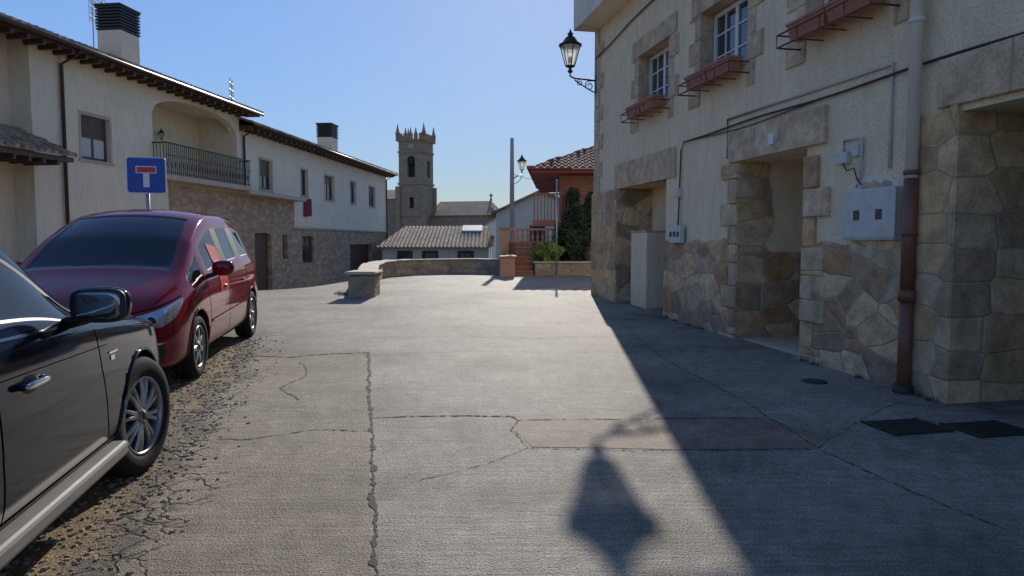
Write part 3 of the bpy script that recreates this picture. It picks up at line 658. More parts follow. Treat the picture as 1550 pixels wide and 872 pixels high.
for i in range(-2, 3):
    for s_ in (-1, 1):
        a = i*1.0
        mer.append((a-.33, a+.33, s_*(tw/2+.1)-.2, s_*(tw/2+.1)+.2, 26.05, 27.1))
        if abs(i) < 2: mer.append((s_*(tw/2+.1)-.2, s_*(tw/2+.1)+.2, a-.33, a+.33, 26.05, 27.1))
boxes('merlons', mer, m_church, CH)
for i in (-1, 0, 1):
    lathe('pinnacle_small', [(.25, 0), (.2, .3), (.05, 1.0), (.001, 1.1)], m_church, CH, 6, 'Z', (i*1.0, -tw/2-.1, 27.1))
box('nave', 2.4, 13.5, 1, 14, 0, 12.2, m_church, CH)
mesh('nave_roof', [(2.0, .4, 12.21), (14, .4, 12.21), (14, 14.6, 12.21), (2., 14.6, 12.21), (2.0, 7.5, 15.2), (12.4, 7.5, 15.2)], [(0, 1, 5, 4), (1, 2, 5), (2, 3, 4, 5), (3, 0, 4)], m_tile, parent=CH)
lathe('apse', [(2.9, 0), (2.9, 11.8), (3.2, 12.1), (.001, 14)], m_church, CH, 10, 'Z', (13.2, 5, 0), smooth=False)
lathe('finial', [(.3, 0), (.1, .8), (.4, 1.), (.001, 1.5)], m_church, CH, 8, 'Z', (12.4, 7.5, 15.2))
box('side_chapel', -9, -2.46, 0, 10, 0, 15.5, m_church, CH)
mesh('chapel_roof', [(-9.3, -.4, 15.5), (-2.4, -.4, 15.5), (-2.4, 5, 17.5), (-9.3, 5, 17.5)], [(0, 1, 2, 3)], m_tile, parent=CH)
def gable_house(name, x, y, z, w, d, hw, hr, mat, rm, rot=0, wins=()):
    e = empty(name, (x, y, z), rotz=math.radians(rot))
    mesh('walls', [(0, 0, 0), (w, 0, 0), (w, 0, hw), (w/2, 0, hr), (0, 0, hw), (0, d, 0), (w, d, 0), (w, d, hw), (w/2, d, hr), (0, d, hw)], [(0, 1, 2, 3, 4), (6, 5, 9, 8, 7), (1, 6, 7, 2), (5, 0, 4, 9)], mat, parent=e)
    o = .35; s_ = (hr-hw)/(w/2)
    V = []
    for yy in (-o, d+o): V += [(-o, yy, hw-o*s_+.02), (w/2, yy, hr+.02), (w+o, yy, hw-o*s_+.02), (-o, yy, hw-o*s_+.17), (w/2, yy, hr+.17), (w+o, yy, hw-o*s_+.17)]
    mesh('roof', V, [(3, 4, 10, 9), (4, 5, 11, 10), (0, 1, 4, 3), (1, 2, 5, 4), (0, 6, 7, 1), (1, 7, 8, 2), (0, 3, 9, 6), (2, 8, 11, 5)], rm, parent=e)
    for a, b, c, dd in wins:
        box('window', a, b, -.02, .02, c, dd, m_glass, e); boxes('window_trim', [(a-.08, a, -.03, .0, c-.08, dd+.08), (b, b+.08, -.03, .0, c-.08, dd+.08)], m_brown, e)
    return e
gable_house('gabled_cream_house', -1.0, 44, -3, 5.6, 9, 6.2, 7.5, m_cream2, m_tile, 0, [(2.2, 3.0, 4.4, 5.4)])
gable_house('small_white_house', -3.2, 75, -4, 3.5, 6, 7.0, 8.0, m_white, m_tile, 0, [(.6, 1.2, 5, 6), (2.0, 2.6, 5, 6)])
gable_house('village_house', -7, 90, -5, 6, 8, 7.0, 8.4, m_white, m_tile2, 0, [(1, 1.8, 5, 6)])
# ------------------------------------------------------------------ stairs + terrace wall
ST = empty('terracotta_stairs')
bz = .34
for i in range(7):
    y = 22.3+.3*i
    box('step', .12, .68, y, y+.32, -.5, bz+.15*(i+1)-.03, m_stairb, ST)
    box('tread', .11, .69, y-.03, y+.31, bz+.15*(i+1)-.029, bz+.15*(i+1), m_terra, ST)
box('stair_side_wall', -.38, .10, 21.9, 24.9, -.5, .92, m_orange, ST, .01); box('side_coping', -.41, .13, 21.87, 24.93, .921, .98, m_terra, ST)
box('stair_upper_wall', -.35, 2.2, 25.1, 25.3, -.5, 1.38, m_stairb, ST); box('upper_coping', -.4, 2.25, 25.05, 25.35, 1.381, 1.45, m_terra, ST)
box('stair_newel', -.42, -.12, 24.95, 25.35, -.5, 1.85, m_orange, ST); box('newel_cap', -.46, -.08, 24.91, 25.39, 1.851, 1.93, m_terra, ST)
for k in range(12):
    lathe('baluster', [(.045, 0), (.03, .04), (.06, .14), (.025, .27), (.025, .33), (.045, .38)], m_orange, ST, 8, 'Z', (.02+k*.18, 25.2, 1.45))
box('balustrade_rail', -.1, 2.25, 25.12, 25.28, 1.831, 1.91, m_orange, ST)
PW = empty('planter_stone_wall')
box('wall_body', .72, 4.2, 22.4, 22.8, -.2, .74, m_stoneW, PW, .03); box('coping', .69, 4.25, 22.36, 22.84, .741, .80, m_cap, PW, .01)
box('soil', .72, 4.2, 22.8, 25.0, -.2, .68, m_stairb, PW)
def foliage(name, c, r, n, ls, mat, seed=1, flat=0):
    rnd = random.Random(seed); V = []; F = []
    clumps = [(Vector((rnd.gauss(0, .45), rnd.gauss(0, .45), rnd.uniform(-.9, .9))), rnd.uniform(.25, .45)) for _ in range(22)]
    for i in range(n):
        cc, cr = rnd.choice(clumps)
        p = cc+Vector((rnd.gauss(0, 1), rnd.gauss(0, 1), rnd.gauss(0, 1))).normalized()*cr*rnd.random()**.4
        p = Vector((c[0]+p.x*r[0], c[1]+p.y*r[1], c[2]+p.z*r[2]))
        a = Vector((rnd.gauss(0, 1), rnd.gauss(0, 1), rnd.gauss(0, 1))).normalized(); b = a.orthogonal().normalized(); k = len(V); l = ls*rnd.uniform(.6, 1.4)
        V += [p-a*l, p+b*l*.5, p+a*l, p-b*l*.5]; F.append((k, k+1, k+2, k+3))
    return mesh(name, V, F, mat)
foliage('evergreen_shrub', (2.3, 23.9, 1.9), (.9, .6, 1.25), 12000, .065, m_leaf3, 9)
foliage('green_bush', (1.12, 22.95, 1.0), (.45, .4, .34), 2800, .045, m_leaf2, 4)
def tufts(name, pts, mat, h=.09, seed=2):
    rnd = random.Random(seed); V = []; F = []
    for (x, y, s_) in pts:
        for i in range(40):
            px = x+rnd.gauss(0, .05*s_); py = y+rnd.gauss(0, .05*s_); z = gh(px, py); k = len(V); hh = h*s_*rnd.uniform(.4, 1.2); a = rnd.uniform(0, 6.28); dx, dy = math.cos(a), math.sin(a)
            V += [(px-dy*.004, py+dx*.004, z), (px+dy*.004, py-dx*.004, z), (px+dx*hh*.6, py+dy*hh*.6, z+hh)]; F.append((k, k+1, k+2))
    return mesh(name, V, F, mat)
def rb(s_, d): return (1.856+.196*s_+.981*d, 15.8-.981*s_+.196*d)
tp = [rb(s_, -.08)+(random.uniform(.5, 1),) for s_ in (4.1, 4.5, 5.0, 5.4, 8.0, 8.2, 8.9, 9.7, 9.85)]
tp += [(-3.8+random.uniform(-.25, .1), 15.4+random.uniform(0, .8), .9) for _ in range(5)]
tufts('grass_tufts', tp, m_leaf)
rnd = random.Random(5); V = []; F = []
for i in range(7500):
    y = rnd.uniform(1.6, 9.5); x = -1.12-.25*y-abs(rnd.gauss(0, .45))+rnd.gauss(0, .18)
    s_ = rnd.choice([.003, .004, .005, .007, .010, .016])*rnd.uniform(.7, 1.3); z = gh(x, y); k = len(V); a = rnd.uniform(0, 3)
    for q in range(4): V.append((x+s_*math.cos(a+q*1.57), y+s_*math.sin(a+q*1.57)*rnd.uniform(.7, 1.2), z-.002))
    for q in range(4): V.append((x+s_*.6*math.cos(a+q*1.57), y+s_*.6*math.sin(a+q*1.57), z+s_*rnd.uniform(.4, .7)))
    F += [(k, k+1, k+5, k+4), (k+1, k+2, k+6, k+5), (k+2, k+3, k+7, k+6), (k+3, k, k+4, k+7), (k+4, k+5, k+6, k+7)]
mesh('gravel', V, F, plain('gravel_stone', (.30, .235, .155), .85, .35, 14))
# ------------------------------------------------------------------ brick villa
BV = empty('red_brick_villa', (1.75, 26.2, 0), rotz=math.radians(-4))
facade('walls', 0, 9, -.3, 4.0, [(.15, .75, 1.7, 3.2, .2, 0, 1)], [m_brick, m_dark], BV)
mesh('side_walls', [(0, 0, -.3), (0, 8, -.3), (0, 8, 4), (0, 0, 4)], [(3, 2, 1, 0)], m_brick, parent=BV)
box('eave', -1.0, 10, -1.0, 9, 3.87, 4.02, plain('red_fascia', (.20, .05, .04), .7), BV)
tiles('roof_front', BV, -1.15, 10.15, -1.15, 4.04, 4.0, 6.0, m_tiler, .25, .045, x0t=3.2, x1t=6)
mesh('roof_side', [(-1.15, -1.15, 4.04), (-1.15, 9.15, 4.04), (3.2, 4.0, 6.05)], [(0, 2, 1)], m_tiler, parent=BV)
boxes('terrace_rail', [(x*.12-.9, x*.12-.86, -.9, -.86, 2.2, 3.1) for x in range(16)]+[(-.95, 1.1, -.92, -.84, 3.101, 3.17)], m_stairb, BV)
box('terrace_slab', -.95, 1.4, -.95, -.01, 2.0, 2.2, m_terra, BV)
# ------------------------------------------------------------------ pole lamp
PL = empty('utility_pole', (.0, 30, 0))
V = [(-.13, -.1, -.5), (.13, -.1, -.5), (.13, .1, -.5), (-.13, .1, -.5), (-.075, -.07, 5.8), (.075, -.07, 5.8), (.075, .07, 5.8), (-.075, .07, 5.8)]
mesh('concrete_shaft', V, BF, m_conc, parent=PL, bevel=.01)
SL = empty('street_lamp', (.42, 29.9, 0))
tube('arm', [(-.34, 0, 4.1), (-.2, 0, 4.2), (0, 0, 4.25), (0, 0, 4.38)], .022, m_iron, SL); tube('brace', [(-.34, 0, 3.85), (-.1, 0, 4.0), (0, 0, 4.2)], .012, m_iron, SL)
lantern(SL, 0, 0, 4.36, .85)
tube('overhead_cable', [(.05, 30, 4.3)]+[(.05+2.3*t/10, 30-3.5*t/10, 4.3-.35*t/10-.25*math.sin(math.pi*t/10)) for t in range(1, 11)], .012, m_cable)
PO = empty('steel_post', (1.39, 21.9, gh(1.39, 21.9)))
tube('post', [(0, 0, 0), (0, 0, 2.98)], .026, m_steel, PO, 12); lathe('post_cap', [(.035, 0), (.035, .03), (.001, .06)], m_steel, PO, 12, 'Z', (0, 0, 2.98)); box('base_plate', -.08, .08, -.08, .08, 0, .015, m_steel, PO)
# ------------------------------------------------------------------ dead end sign
SG = empty('dead_end_road_sign', (-5.85, 11.3, gh(-5.9, 11.3)), rotz=math.radians(16)); gz = 2.5-gh(-5.9, 11.3)
def rrect(w, h, r, n=6):
    out = []
    for cx, cz, a in ((w/2-r, h/2-r, 0), (-w/2+r, h/2-r, 90), (-w/2+r, -h/2+r, 180), (w/2-r, -h/2+r, 270)):
        for i in range(n+1): t = math.radians(a+90*i/n); out.append((cx+r*math.cos(t), cz+r*math.sin(t)))
    return out
def plate(name, pts, y0, y1, mat, parent, z=0):
    k = len(pts); V = [(x, y0, q+z) for x, q in pts]+[(x, y1, q+z) for x, q in pts]
    F = [tuple(range(k))[::-1], tuple(range(k, 2*k))]+[(i, (i+1) % k, (i+1) % k+k, i+k) for i in range(k)]
    return mesh(name, V, F, mat, parent=parent)
plate('plate_edge', rrect(.58, .58, .05), -.003, .02, m_steel, SG, gz); plate('plate_border', rrect(.58, .58, .05), -.006, -.0031, m_whitep, SG, gz)
plate('plate_field', rrect(.55, .55, .04), -.009, -.0061, m_blue, SG, gz)
box('symbol_stem', -.045, .045, -.012, -.0091, gz-.19, gz+.03, m_whitep, SG); box('symbol_bar', -.15, .15, -.015, -.0091, gz+.0305, gz+.145, m_whitep, SG)
box('symbol_red', -.135, .135, -.018, -.0151, gz+.045, gz+.13, m_signr, SG)
tube('post', [(0, .05, 0), (0, .05, gz+.25)], .03, m_steel, SG, 12)
# ------------------------------------------------------------------ cars
def evalmesh(o):
    dg = bpy.context.evaluated_depsgraph_get(); dg.update()
    me = bpy.data.meshes.new_from_object(o.evaluated_get(dg)); return me
def wheel(parent, x, y, side, R, w, rimR, spokes, dbl, name, steer=0):
    e = bpy.data.objects.new(name, None); link(e, parent); e.location = (x, y, R); e.rotation_euler = (0, random.uniform(0, 1), (0 if side > 0 else math.pi)+steer)
    lathe('tyre', [(rimR-.005, -.03), (rimR+.005, -.006), (rimR+.03, .004), (R-.045, .004), (R-.018, -.008), (R-.006, -.028), (R, -.05), (R, -w/2+.005), (R-.008, -w/2), (R, -w/2-.005), (R, -w+.05), (R-.02, -w+.01), (rimR, -w)], m_tyre, e, 64)
    lathe('rim_lip', [(rimR, -.02), (rimR-.004, -.006), (rimR-.014, -.006), (rimR-.02, -.025), (rimR-.035, -.09), (rimR-.04, -.16)], m_alloy, e, 64)
    lathe('rim_back', [(.001, -.13), (rimR-.03, -.13)], m_blk, e, 32); lathe('brake_disc', [(.05, -.1), (.15, -.1), (.15, -.12)], m_steel, e, 32)
    V = []; F = []
    for k in range(spokes):
        for off in ((-.5, .5) if dbl else (0,)):
            t0 = 2*math.pi*k/spokes
            aw = .0145 if dbl else .03; ta = t0+off*(.20 if dbl else 0); tb = t0+off*(2*math.pi/spokes*.36 if dbl else 0)
            p = [(.05, ta, aw*1.2, -.018), (.5*(rimR+.05), (ta+tb)/2, aw, -.012), (rimR-.012, tb, aw*1.05, -.022)]
            n0 = len(V)
            for r, t, hw, yy in p:
                c, s_ = math.cos(t), math.sin(t)
                for dw, dy in ((-hw, -.012), (-hw*.6, 0), (hw*.6, 0), (hw, -.012), (hw*.7, -.05), (-hw*.7, -.05)):
                    V.append((r*c-dw*s_, yy+dy, r*s_+dw*c))
            for a in range(2):
                for b in range(6): F.append((n0+a*6+b, n0+a*6+(b+1) % 6, n0+a*6+6+(b+1) % 6, n0+a*6+6+b))
    mesh('spokes', V, F, m_alloy, parent=e)
    lathe('hub', [(.001, -.006), (.03, -.008), (.034, -.014), (.065, -.02), (.072, -.05)], m_alloy, e, 32)
    lathe('hub_cap', [(.001, -.002), (.024, -.002), (.026, -.008)], m_blk, e, 24)
    for k in range(5):
        t = 2*math.pi*k/5; lathe('bolt', [(.001, -.014), (.008, -.014), (.008, -.03)], m_blk, e, 8, 'Y', (.047*math.cos(t), 0, .047*math.sin(t)))
def build_car(root, stn, glass_side, blk_side, ws, rw, paint, wheels, R, archR):
    V = []; F = []; I = []
    for (x, zb, w, zs, wb, ze, wt, zt) in stn:
        hs = zs-zb
        half = [(0, zb), (.80*w, zb), (.955*w, zb+.05), (w*.99, zb+.3*hs), (w, zb+.62*hs), (wb+.25*(w-wb), zs-.035), (wb-.012, zs), (wt+.022, ze-.045), (wt-.002, ze), (wt-.075, ze+(zt-ze)*.42), (wt*.48, zt-(zt-ze)*.12), (0, zt)]
        V += [(x, y, z) for y, z in half]+[(x, -y, z) for y, z in half[10:0:-1]]
    n = 22
    for i in range(len(stn)-1):
        for j in range(n):
            hseg = j if j < 11 else 21-j
            mi = 0
            if hseg == 6 and i in glass_side: mi = 1
            if hseg == 6 and i in blk_side: mi = 2
            if hseg in (9, 10) and (i in ws or i in rw): mi = 1
            if hseg in (0, 1): mi = 2
            F.append((i*n+j, (i+1)*n+j, (i+1)*n+(j+1) % n, i*n+(j+1) % n)); I.append(mi)
    for base, fl in ((0, False), ((len(stn)-1)*n, True)):
        for k in range(11):
            a, b = base+k, base+k+1; c = base+(n-k-1) % n if k < 11 else base; d = base+(n-k) % n
            q = [a, b, c, d]
            if k == 0: q = [a, b, c]
            if k == 10: q = [a, b, d]
            F.append(tuple(q if fl is False else q[::-1])); I.append(0)
    o = mesh('tmp_body', V, F, [paint, m_carglass, m_blk], I, smooth=True)
    s_ = o.modifiers.new('s', 'SUBSURF'); s_.levels = 3; s_.render_levels = 3
    me = evalmesh(o); bpy.data.objects.remove(o)
    bm = bmesh.new(); bm.from_mesh(me); bmesh.ops.recalc_face_normals(bm, faces=bm.faces)
    fs = [f for f in bm.faces if f.material_index == 1]
    r = bmesh.ops.inset_region(bm, faces=fs, thickness=.016, depth=-.006, use_even_offset=True)
    for f in r['faces']: f.material_index = 2
    bvh = BVHTree.FromBMesh(bm)
    bm.to_mesh(me); bm.free()
    o = bpy.data.objects.new('body_shell', me); link(o)
    for p in me.polygons: p.use_smooth = True
    cuts = []
    for wx in wheels:
        for sd in (-1, 1):
            c = lathe('cut', [(.0001, 0), (archR, 0), (archR, .36), (.0001, .36)], [paint, m_carglass, m_blk], None, 56, 'Y', (wx, .62 if sd > 0 else -.98, R+.015), smooth=False)
            for p in c.data.polygons: p.material_index = 2
            cb = bmesh.new(); cb.from_mesh(c.data); bmesh.ops.remove_doubles(cb, verts=cb.verts, dist=.0005); bmesh.ops.recalc_face_normals(cb, faces=cb.faces); cb.to_mesh(c.data); cb.free()
            b = o.modifiers.new('b', 'BOOLEAN'); b.operation = 'DIFFERENCE'; b.object = c; b.solver = 'EXACT'; cuts.append(c)
    me2 = evalmesh(o); o.modifiers.clear(); o.data = me2; o.parent = root
    for c in cuts: bpy.data.objects.remove(c)
    for wx in wheels:
        for sd in (-1, 1):
            pts = []
            for k in range(33):
                t = math.radians(-8+196*k/32); x = wx+(archR+.004)*math.cos(t); z = R+.015+(archR+.004)*math.sin(t)
                h = bvh.ray_cast(Vector((x, sd*3, z)), Vector((0, -sd, 0)))
                if h[0] and abs(h[0].y) > .6: pts.append((x, h[0].y+sd*.001, z))
            if len(pts) > 3: tube('arch_lip', pts, .011, paint, root, 8)
    return bvh
def sline(root, bvh, name, pts, w, mat, sides=(-1, 1), off=.0015):
    for sd in sides:
        P = dense(pts, .03); V = []; F = []; ok = []
        for i, p in enumerate(P):
            a = P[max(0, i-1)]; b = P[min(len(P)-1, i+1)]; d = Vector((b[0]-a[0], b[1]-a[1])).normalized(); nn = Vector((-d.y, d.x))
            row = []
            for s_ in (-.5, .5):
                h = bvh.ray_cast(Vector((p[0]+nn.x*w*s_, sd*3, p[1]+nn.y*w*s_)), Vector((0, -sd, 0)))
                if h[0] is None: row = None; break
                row.append(h[0]+Vector((0, sd*off, 0)))
            if row: ok.append(len(V)//2); V += row
            else: ok.append(None)
        for a, b in zip(ok[:-1], ok[1:]):
            if a is not None and b is not None: F.append((2*a, 2*a+1, 2*b+1, 2*b))
        if F: mesh(name, V, F, mat, parent=root)
def decal(root, bvh, name, pts, ang, mat, off=.004, mir=True, cuts=5):
    for sg in ((1, -1) if mir else (1,)):
        d = Vector((math.cos(math.radians(ang)), sg*math.sin(math.radians(ang)), 0)); t = Vector((-d.y, d.x, 0))*sg
        bm = bmesh.new(); vs = [bm.verts.new((a, 0, z)) for a, z in pts]; bm.faces.new(vs)
        bmesh.ops.triangulate(bm, faces=bm.faces); bmesh.ops.subdivide_edges(bm, edges=bm.edges, cuts=cuts, use_grid_fill=True)
        bad = []
        for v in bm.verts:
            h = bvh.ray_cast(t*v.co.x+Vector((0, 0, v.co.z))+d*4, -d)
            if h[0] is None: bad.append(v)
            else: v.co = h[0]+h[1]*off*(1 if h[1].dot(d) > 0 else -1)
        bmesh.ops.delete(bm, geom=bad, context='VERTS')
        me = bpy.data.meshes.new(name); bm.to_mesh(me); bm.free(); me.materials.append(mat)
        for p in me.polygons: p.use_smooth = True
        link(bpy.data.objects.new(name, me), root)
def blob(name, c, r, mat, parent, sq=2.6, rot=0, cutx=None):
    V = []; F = []; nu, nv = 20, 12
    def se(a, e): return math.copysign(abs(a)**(2/e), a)
    for j in range(nv+1):
        ph = -math.pi/2+math.pi*j/nv
        for i in range(nu):
            th = 2*math.pi*i/nu
            p = Vector((se(math.cos(ph), sq)*se(math.cos(th), sq)*r[0], se(math.cos(ph), sq)*se(math.sin(th), sq)*r[1], se(math.sin(ph), sq)*r[2]))
            p.rotate(Matrix.Rotation(rot, 3, 'Z')); V.append(p+Vector(c))
    for j in range(nv):
        for i in range(nu): F.append((j*nu+i, j*nu+(i+1) % nu, (j+1)*nu+(i+1) % nu, (j+1)*nu+i))
    return mesh(name, V, F, mat, parent=parent, smooth=True)
# --- red people carrier, nose toward the camera
fw = Vector((.17, -1, 0)).normalized()
rc = empty('parked_red_minivan', (-4.06, 6.92, gh(-4.05, 6.9)), rotz=math.atan2(fw.y, fw.x), pitch=math.radians(1.15))
stn = [(.95, .32, .42, .58, .42, .62, .34, .66), (.90, .26, .70, .66, .68, .71, .54, .76), (.74, .20, .865, .75, .81, .84, .68, .89), (.40, .19, .912, .86, .86, .96, .75, 1.01), (.08, .19, .918, .94, .88, 1.06, .79, 1.11),
       (-.45, .19, .918, .99, .885, 1.375, .725, 1.44), (-.53, .19, .918, .995, .885, 1.405, .715, 1.48), (-1.0, .19, .918, 1.01, .885, 1.60, .67, 1.69), (-1.3, .19, .918, 1.02, .885, 1.645, .66, 1.735), (-1.4, .19, .918, 1.025, .885, 1.65, .66, 1.745),
       (-2.15, .19, .918, 1.05, .88, 1.65, .655, 1.75), (-2.25, .19, .918, 1.055, .88, 1.645, .655, 1.745), (-2.9, .2, .91, 1.08, .86, 1.59, .64, 1.695), (-3.25, .22, .89, 1.08, .83, 1.48, .62, 1.58), (-3.46, .28, .84, .98, .78, 1.10, .64, 1.14), (-3.54, .34, .75, .85, .68, .92, .52, .95)]
bv = build_car(rc, stn, {4, 6, 7, 9, 11}, {8, 10}, {4, 5, 6}, {13}, m_red, (0, -2.73), .325, .365)
for x in (0, -2.73):
    for sd in (1, -1): wheel(rc, x, sd*.905, sd, .325, .21, .215, 7, False, 'wheel')
for ln in ([(-.42, .98), (-.44, .75), (-.43, .45), (-.38, .28), (-1.33, .25), (-1.35, 1.0)], [(-1.36, .25), (-2.12, .27), (-2.3, .5), (-2.42, .72), (-2.42, 1.03)]):
    sline(rc, bv, 'door_gap', ln, .010, m_seam)
sline(rc, bv, 'rub_strip', [(-.5, .52), (-2.2, .55)], .035, m_red, off=.012)
sline(rc, bv, 'sill_trim', [(-.42, .22), (-2.25, .22)], .05, m_blk, off=.01)
decal(rc, bv, 'headlight', [(-.24, .735), (0, .785), (.18, .83), (.31, .86), (.25, .79), (.12, .70), (-.06, .635), (-.26, .625), (-.31, .66), (-.29, .71)], 48, m_lampg, .006)
decal(rc, bv, 'headlight_reflector', [(-.13+.055*math.cos(t*.5236), .695+.05*math.sin(t*.5236)) for t in range(12)], 48, m_chrome, .010)
decal(rc, bv, 'headlight_bulb', [(-.13+.028*math.cos(t*.5236), .695+.028*math.sin(t*.5236)) for t in range(12)], 48, m_blk, .013)
decal(rc, bv, 'headlight_reflector', [(.03+.04*math.cos(t*.5236), .735+.04*math.sin(t*.5236)) for t in range(12)], 48, m_chrome, .010)
decal(rc, bv, 'hood_gap', [(-.30, .755), (0, .805), (.3, .875), (.3, .882), (0, .812), (-.30, .762)], 48, m_seam, .003)
decal(rc, bv, 'fog_recess', [(-.16, .30), (.14, .32), (.17, .40), (.12, .47), (-.16, .45)], 38, m_blk, .004)
decal(rc, bv, 'fog_lamp', [(.03+.05*math.cos(t*.5236), .375+.045*math.sin(t*.5236)) for t in range(12)], 38, m_lampg, .010)
decal(rc, bv, 'fog_chrome', [(-.16, .462), (.15, .482), (.17, .50), (-.16, .482)], 38, m_chrome, .009)
decal(rc, bv, 'lower_grille', [(-.48, .30), (.48, .30), (.42, .44), (-.42, .44)], 0, m_blk, .004, False)
decal(rc, bv, 'upper_grille', [(-.42, .60), (.42, .60), (.46, .63), (-.46, .63)], 0, m_chrome, .006, False)
decal(rc, bv, 'number_plate', [(-.26, .47), (.26, .47), (.26, .58), (-.26, .58)], 0, m_whitep, .008, False)
decal(rc, bv, 'tail_light', [(-.1, .8), (.15, .8), (.2, 1.3), (0, 1.35)], 140, m_signr, .006)
for sd in (1, -1):
    blob('mirror_housing', (-.56, sd*1.02, 1.09), (.075, .115, .085), m_red, rc)
    tube('mirror_arm', [(-.5, sd*.86, 1.0), (-.54, sd*.95, 1.03)], .025, m_blk, rc)
    box('mirror_glass', -.645, -.636, sd*1.02-.09, sd*1.02+.09, 1.03, 1.15, m_glass, rc)
    for hx in (-1.17, -2.15):
        h = bv.ray_cast(Vector((hx, sd*3, .86)), Vector((0, -sd, 0)))
        blob('door_handle', (hx, h[0].y+sd*.015, .86), (.10, .018, .016), m_red, rc)
tube('wiper', [(.12, .5, 1.06), (-.05, .1, 1.175), (-.1, -.15, 1.2)], .009, m_blk, rc, 6); tube('wiper', [(.12, -.5, 1.06), (0.0, -.2, 1.155), (-.02, .05, 1.17)], .009, m_blk, rc, 6)
# --- dark SUV seen from behind its front wheel
fw = Vector((-.22, 1, 0)).normalized()
sv = empty('parked_dark_suv', (-3.185, 4.10, 0), rotz=math.atan2(fw.y, fw.x))
stn = [(.82, .38, .45, .72, .44, .76, .36, .80), (.78, .32, .72, .82, .70, .86, .58, .90), (.62, .28, .88, .89, .84, .93, .72, .97), (.30, .27, .922, .95, .885, .995, .77, 1.035), (-.20, .27, .927, .995, .89, 1.05, .78, 1.09),
       (-.78, .27, .927, 1.03, .895, 1.10, .79, 1.14), (-1.03, .27, .927, 1.04, .895, 1.34, .71, 1.40), (-1.32, .27, .927, 1.045, .89, 1.545, .645, 1.62), (-1.72, .27, .927, 1.05, .89, 1.60, .62, 1.68), (-1.84, .27, .927, 1.055, .89, 1.605, .62, 1.69),
       (-2.72, .27, .927, 1.08, .885, 1.60, .61, 1.69), (-2.84, .27, .927, 1.085, .88, 1.595, .61, 1.685), (-3.35, .28, .915, 1.10, .86, 1.54, .59, 1.63), (-3.62, .30, .89, 1.09, .83, 1.35, .57, 1.44), (-3.74, .34, .85, .98, .80, 1.06, .62, 1.09), (-3.80, .4, .76, .85, .7, .9, .55, .93)]
bv = build_car(sv, stn, {5, 6, 7, 9, 11}, {8, 10}, {5, 6}, {13}, m_navy, (0, -2.795), .36, .405)
for x in (0, -2.795):
    for sd in (1, -1): wheel(sv, x, sd*.925, sd, .368, .235, .245, 8, True, 'wheel', steer=(math.radians(-11) if x == 0 else 0))
for ln in ([(-.72, 1.02), (-.70, .8), (-.62, .5), (-.55, .36), (-1.72, .36), (-1.76, .6), (-1.78, 1.04)], [(-1.80, .36), (-2.4, .37), (-2.62, .6), (-2.78, .85), (-2.78, 1.07)]):
    sline(sv, bv, 'door_gap', ln, .009, m_seam)
sline(sv, bv, 'side_crease', [(-.6, .90), (-1.8, .92), (-3.5, .95)], .004, m_seam, off=.001)
sline(sv, bv, 'window_trim', [(-.86, 1.045), (-2.9, 1.10)], .012, m_chrome, off=.004)
box('sill_step', -2.36, -.43, -.955, -.80, .255, .335, m_sill, sv, .02); box('sill_step', -2.36, -.43, .80, .955, .255, .335, m_sill, sv, .02)
sline(sv, bv, 'sill_trim', [(-.42, .345), (-2.36, .345)], .03, m_blk, off=.006)
sline(sv, bv, 'side_indicator', [(-.50, .82), (-.56, .82)], .026, m_lampg, off=.004)
sline(sv, bv, 'fender_badge', [(-.45, .85), (-.58, .85)], .010, m_chrome, off=.006)
decal(sv, bv, 'headlight', [(-.2, .80), (.14, .83), (.22, .81), (.12, .71), (-.25, .69)], 45, m_lampg, .006)
for sd in (1, -1):
    blob('mirror_housing', (-1.10, sd*1.06, 1.155), (.06, .125, .085), m_navy, sv, 3.2)
    blob('mirror_back_rim', (-1.145, sd*1.06, 1.155), (.02, .118, .078), m_blk, sv, 4)
    blob('mirror_glass', (-1.161, sd*1.06, 1.155), (.008, .10, .062), m_mirror, sv, 4)
    tube('mirror_arm', [(-1.0, sd*.87, 1.06), (-1.06, sd*.98, 1.09)], .03, m_blk, sv)
    for hx in (-1.50, -2.62):
        h = bv.ray_cast(Vector((hx, sd*3, .87)), Vector((0, -sd, 0)))
        blob('handle_recess', (hx, h[0].y-sd*.002, .865), (.085, .012, .038), m_blk, sv, 2.2)
        blob('door_handle', (hx, h[0].y+sd*.03, .872), (.115, .014, .016), m_chrome, sv)
        for q in (-.1, .1): blob('handle_mount', (hx+q, h[0].y+sd*.014, .872), (.018, .022, .014), m_navy, sv)
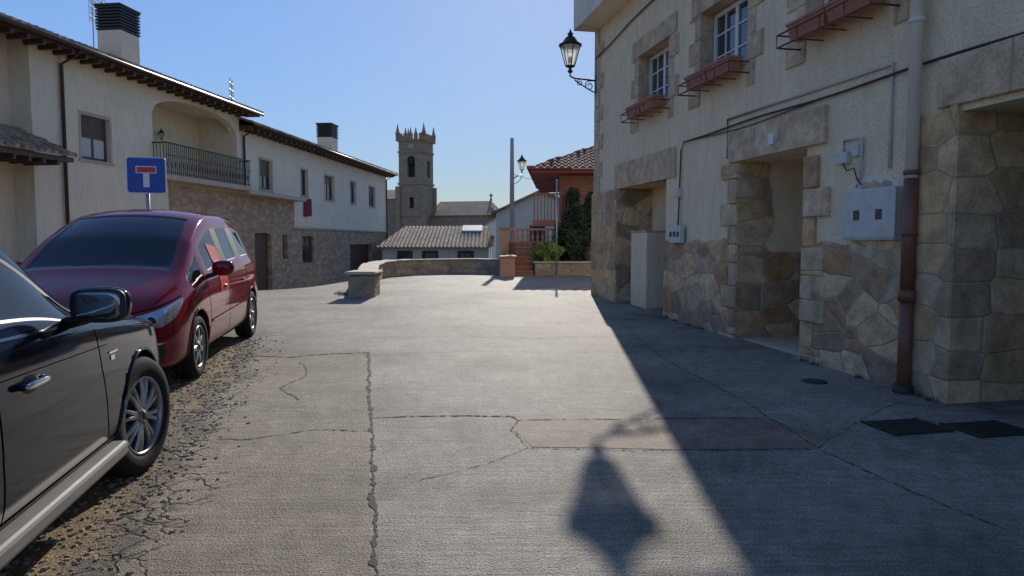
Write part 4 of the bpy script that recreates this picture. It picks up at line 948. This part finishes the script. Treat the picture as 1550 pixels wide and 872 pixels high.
# ------------------------------------------------------------------ light, sky, camera
el = math.radians(25.2); az = math.radians(3.6)
sun = bpy.data.lights.new('sun', 'SUN'); sun.energy = 4.6; sun.angle = math.radians(.5); sun.color = (1, .93, .82)
so = bpy.data.objects.new('sun', sun); link(so)
sv_ = Vector((math.sin(az)*math.cos(el), math.cos(az)*math.cos(el), math.sin(el)))
so.rotation_euler = sv_.to_track_quat('Z', 'Y').to_euler()
w = bpy.data.worlds.new('World'); sc.world = w; w.use_nodes = True; nt = w.node_tree
sky = nt.nodes.new('ShaderNodeTexSky'); sky.sky_type = 'NISHITA'; sky.sun_disc = False; sky.sun_elevation = el; sky.sun_rotation = az
sky.air_density = 1.0; sky.dust_density = .2; sky.ozone_density = 2.5
bw = nt.nodes.new('ShaderNodeRGBToBW'); nt.links.new(sky.outputs[0], bw.inputs[0])
m1 = nt.nodes.new('ShaderNodeMath'); m1.operation = 'MULTIPLY_ADD'; nt.links.new(bw.outputs[0], m1.inputs[0]); m1.inputs[1].default_value = .24; m1.inputs[2].default_value = 1.
m2 = nt.nodes.new('ShaderNodeMath'); m2.operation = 'DIVIDE'; m2.inputs[0].default_value = 1.; nt.links.new(m1.outputs[0], m2.inputs[1])
vs_ = nt.nodes.new('ShaderNodeVectorMath'); vs_.operation = 'SCALE'; nt.links.new(sky.outputs[0], vs_.inputs[0]); nt.links.new(m2.outputs[0], vs_.inputs['Scale'])
vt = nt.nodes.new('ShaderNodeVectorMath'); vt.operation = 'MULTIPLY'; nt.links.new(vs_.outputs[0], vt.inputs[0]); vt.inputs[1].default_value = (1.12, 1.30, 1.62)
bg = nt.nodes['Background']; nt.links.new(vt.outputs[0], bg.inputs[0]); bg.inputs[1].default_value = .15
cam = bpy.data.cameras.new('camera'); co = bpy.data.objects.new('camera', cam); link(co)
cam.sensor_width = 36; cam.lens = 36*1060/1550.; cam.clip_end = 6000; cam.clip_start = .05
co.location = (0, 0, 1.45); co.rotation_euler = (math.radians(90)-math.atan(71/1060.), 0, 0)
sc.camera = co
sc.view_settings.view_transform = 'Standard'; sc.view_settings.look = 'None'; sc.view_settings.exposure = 0
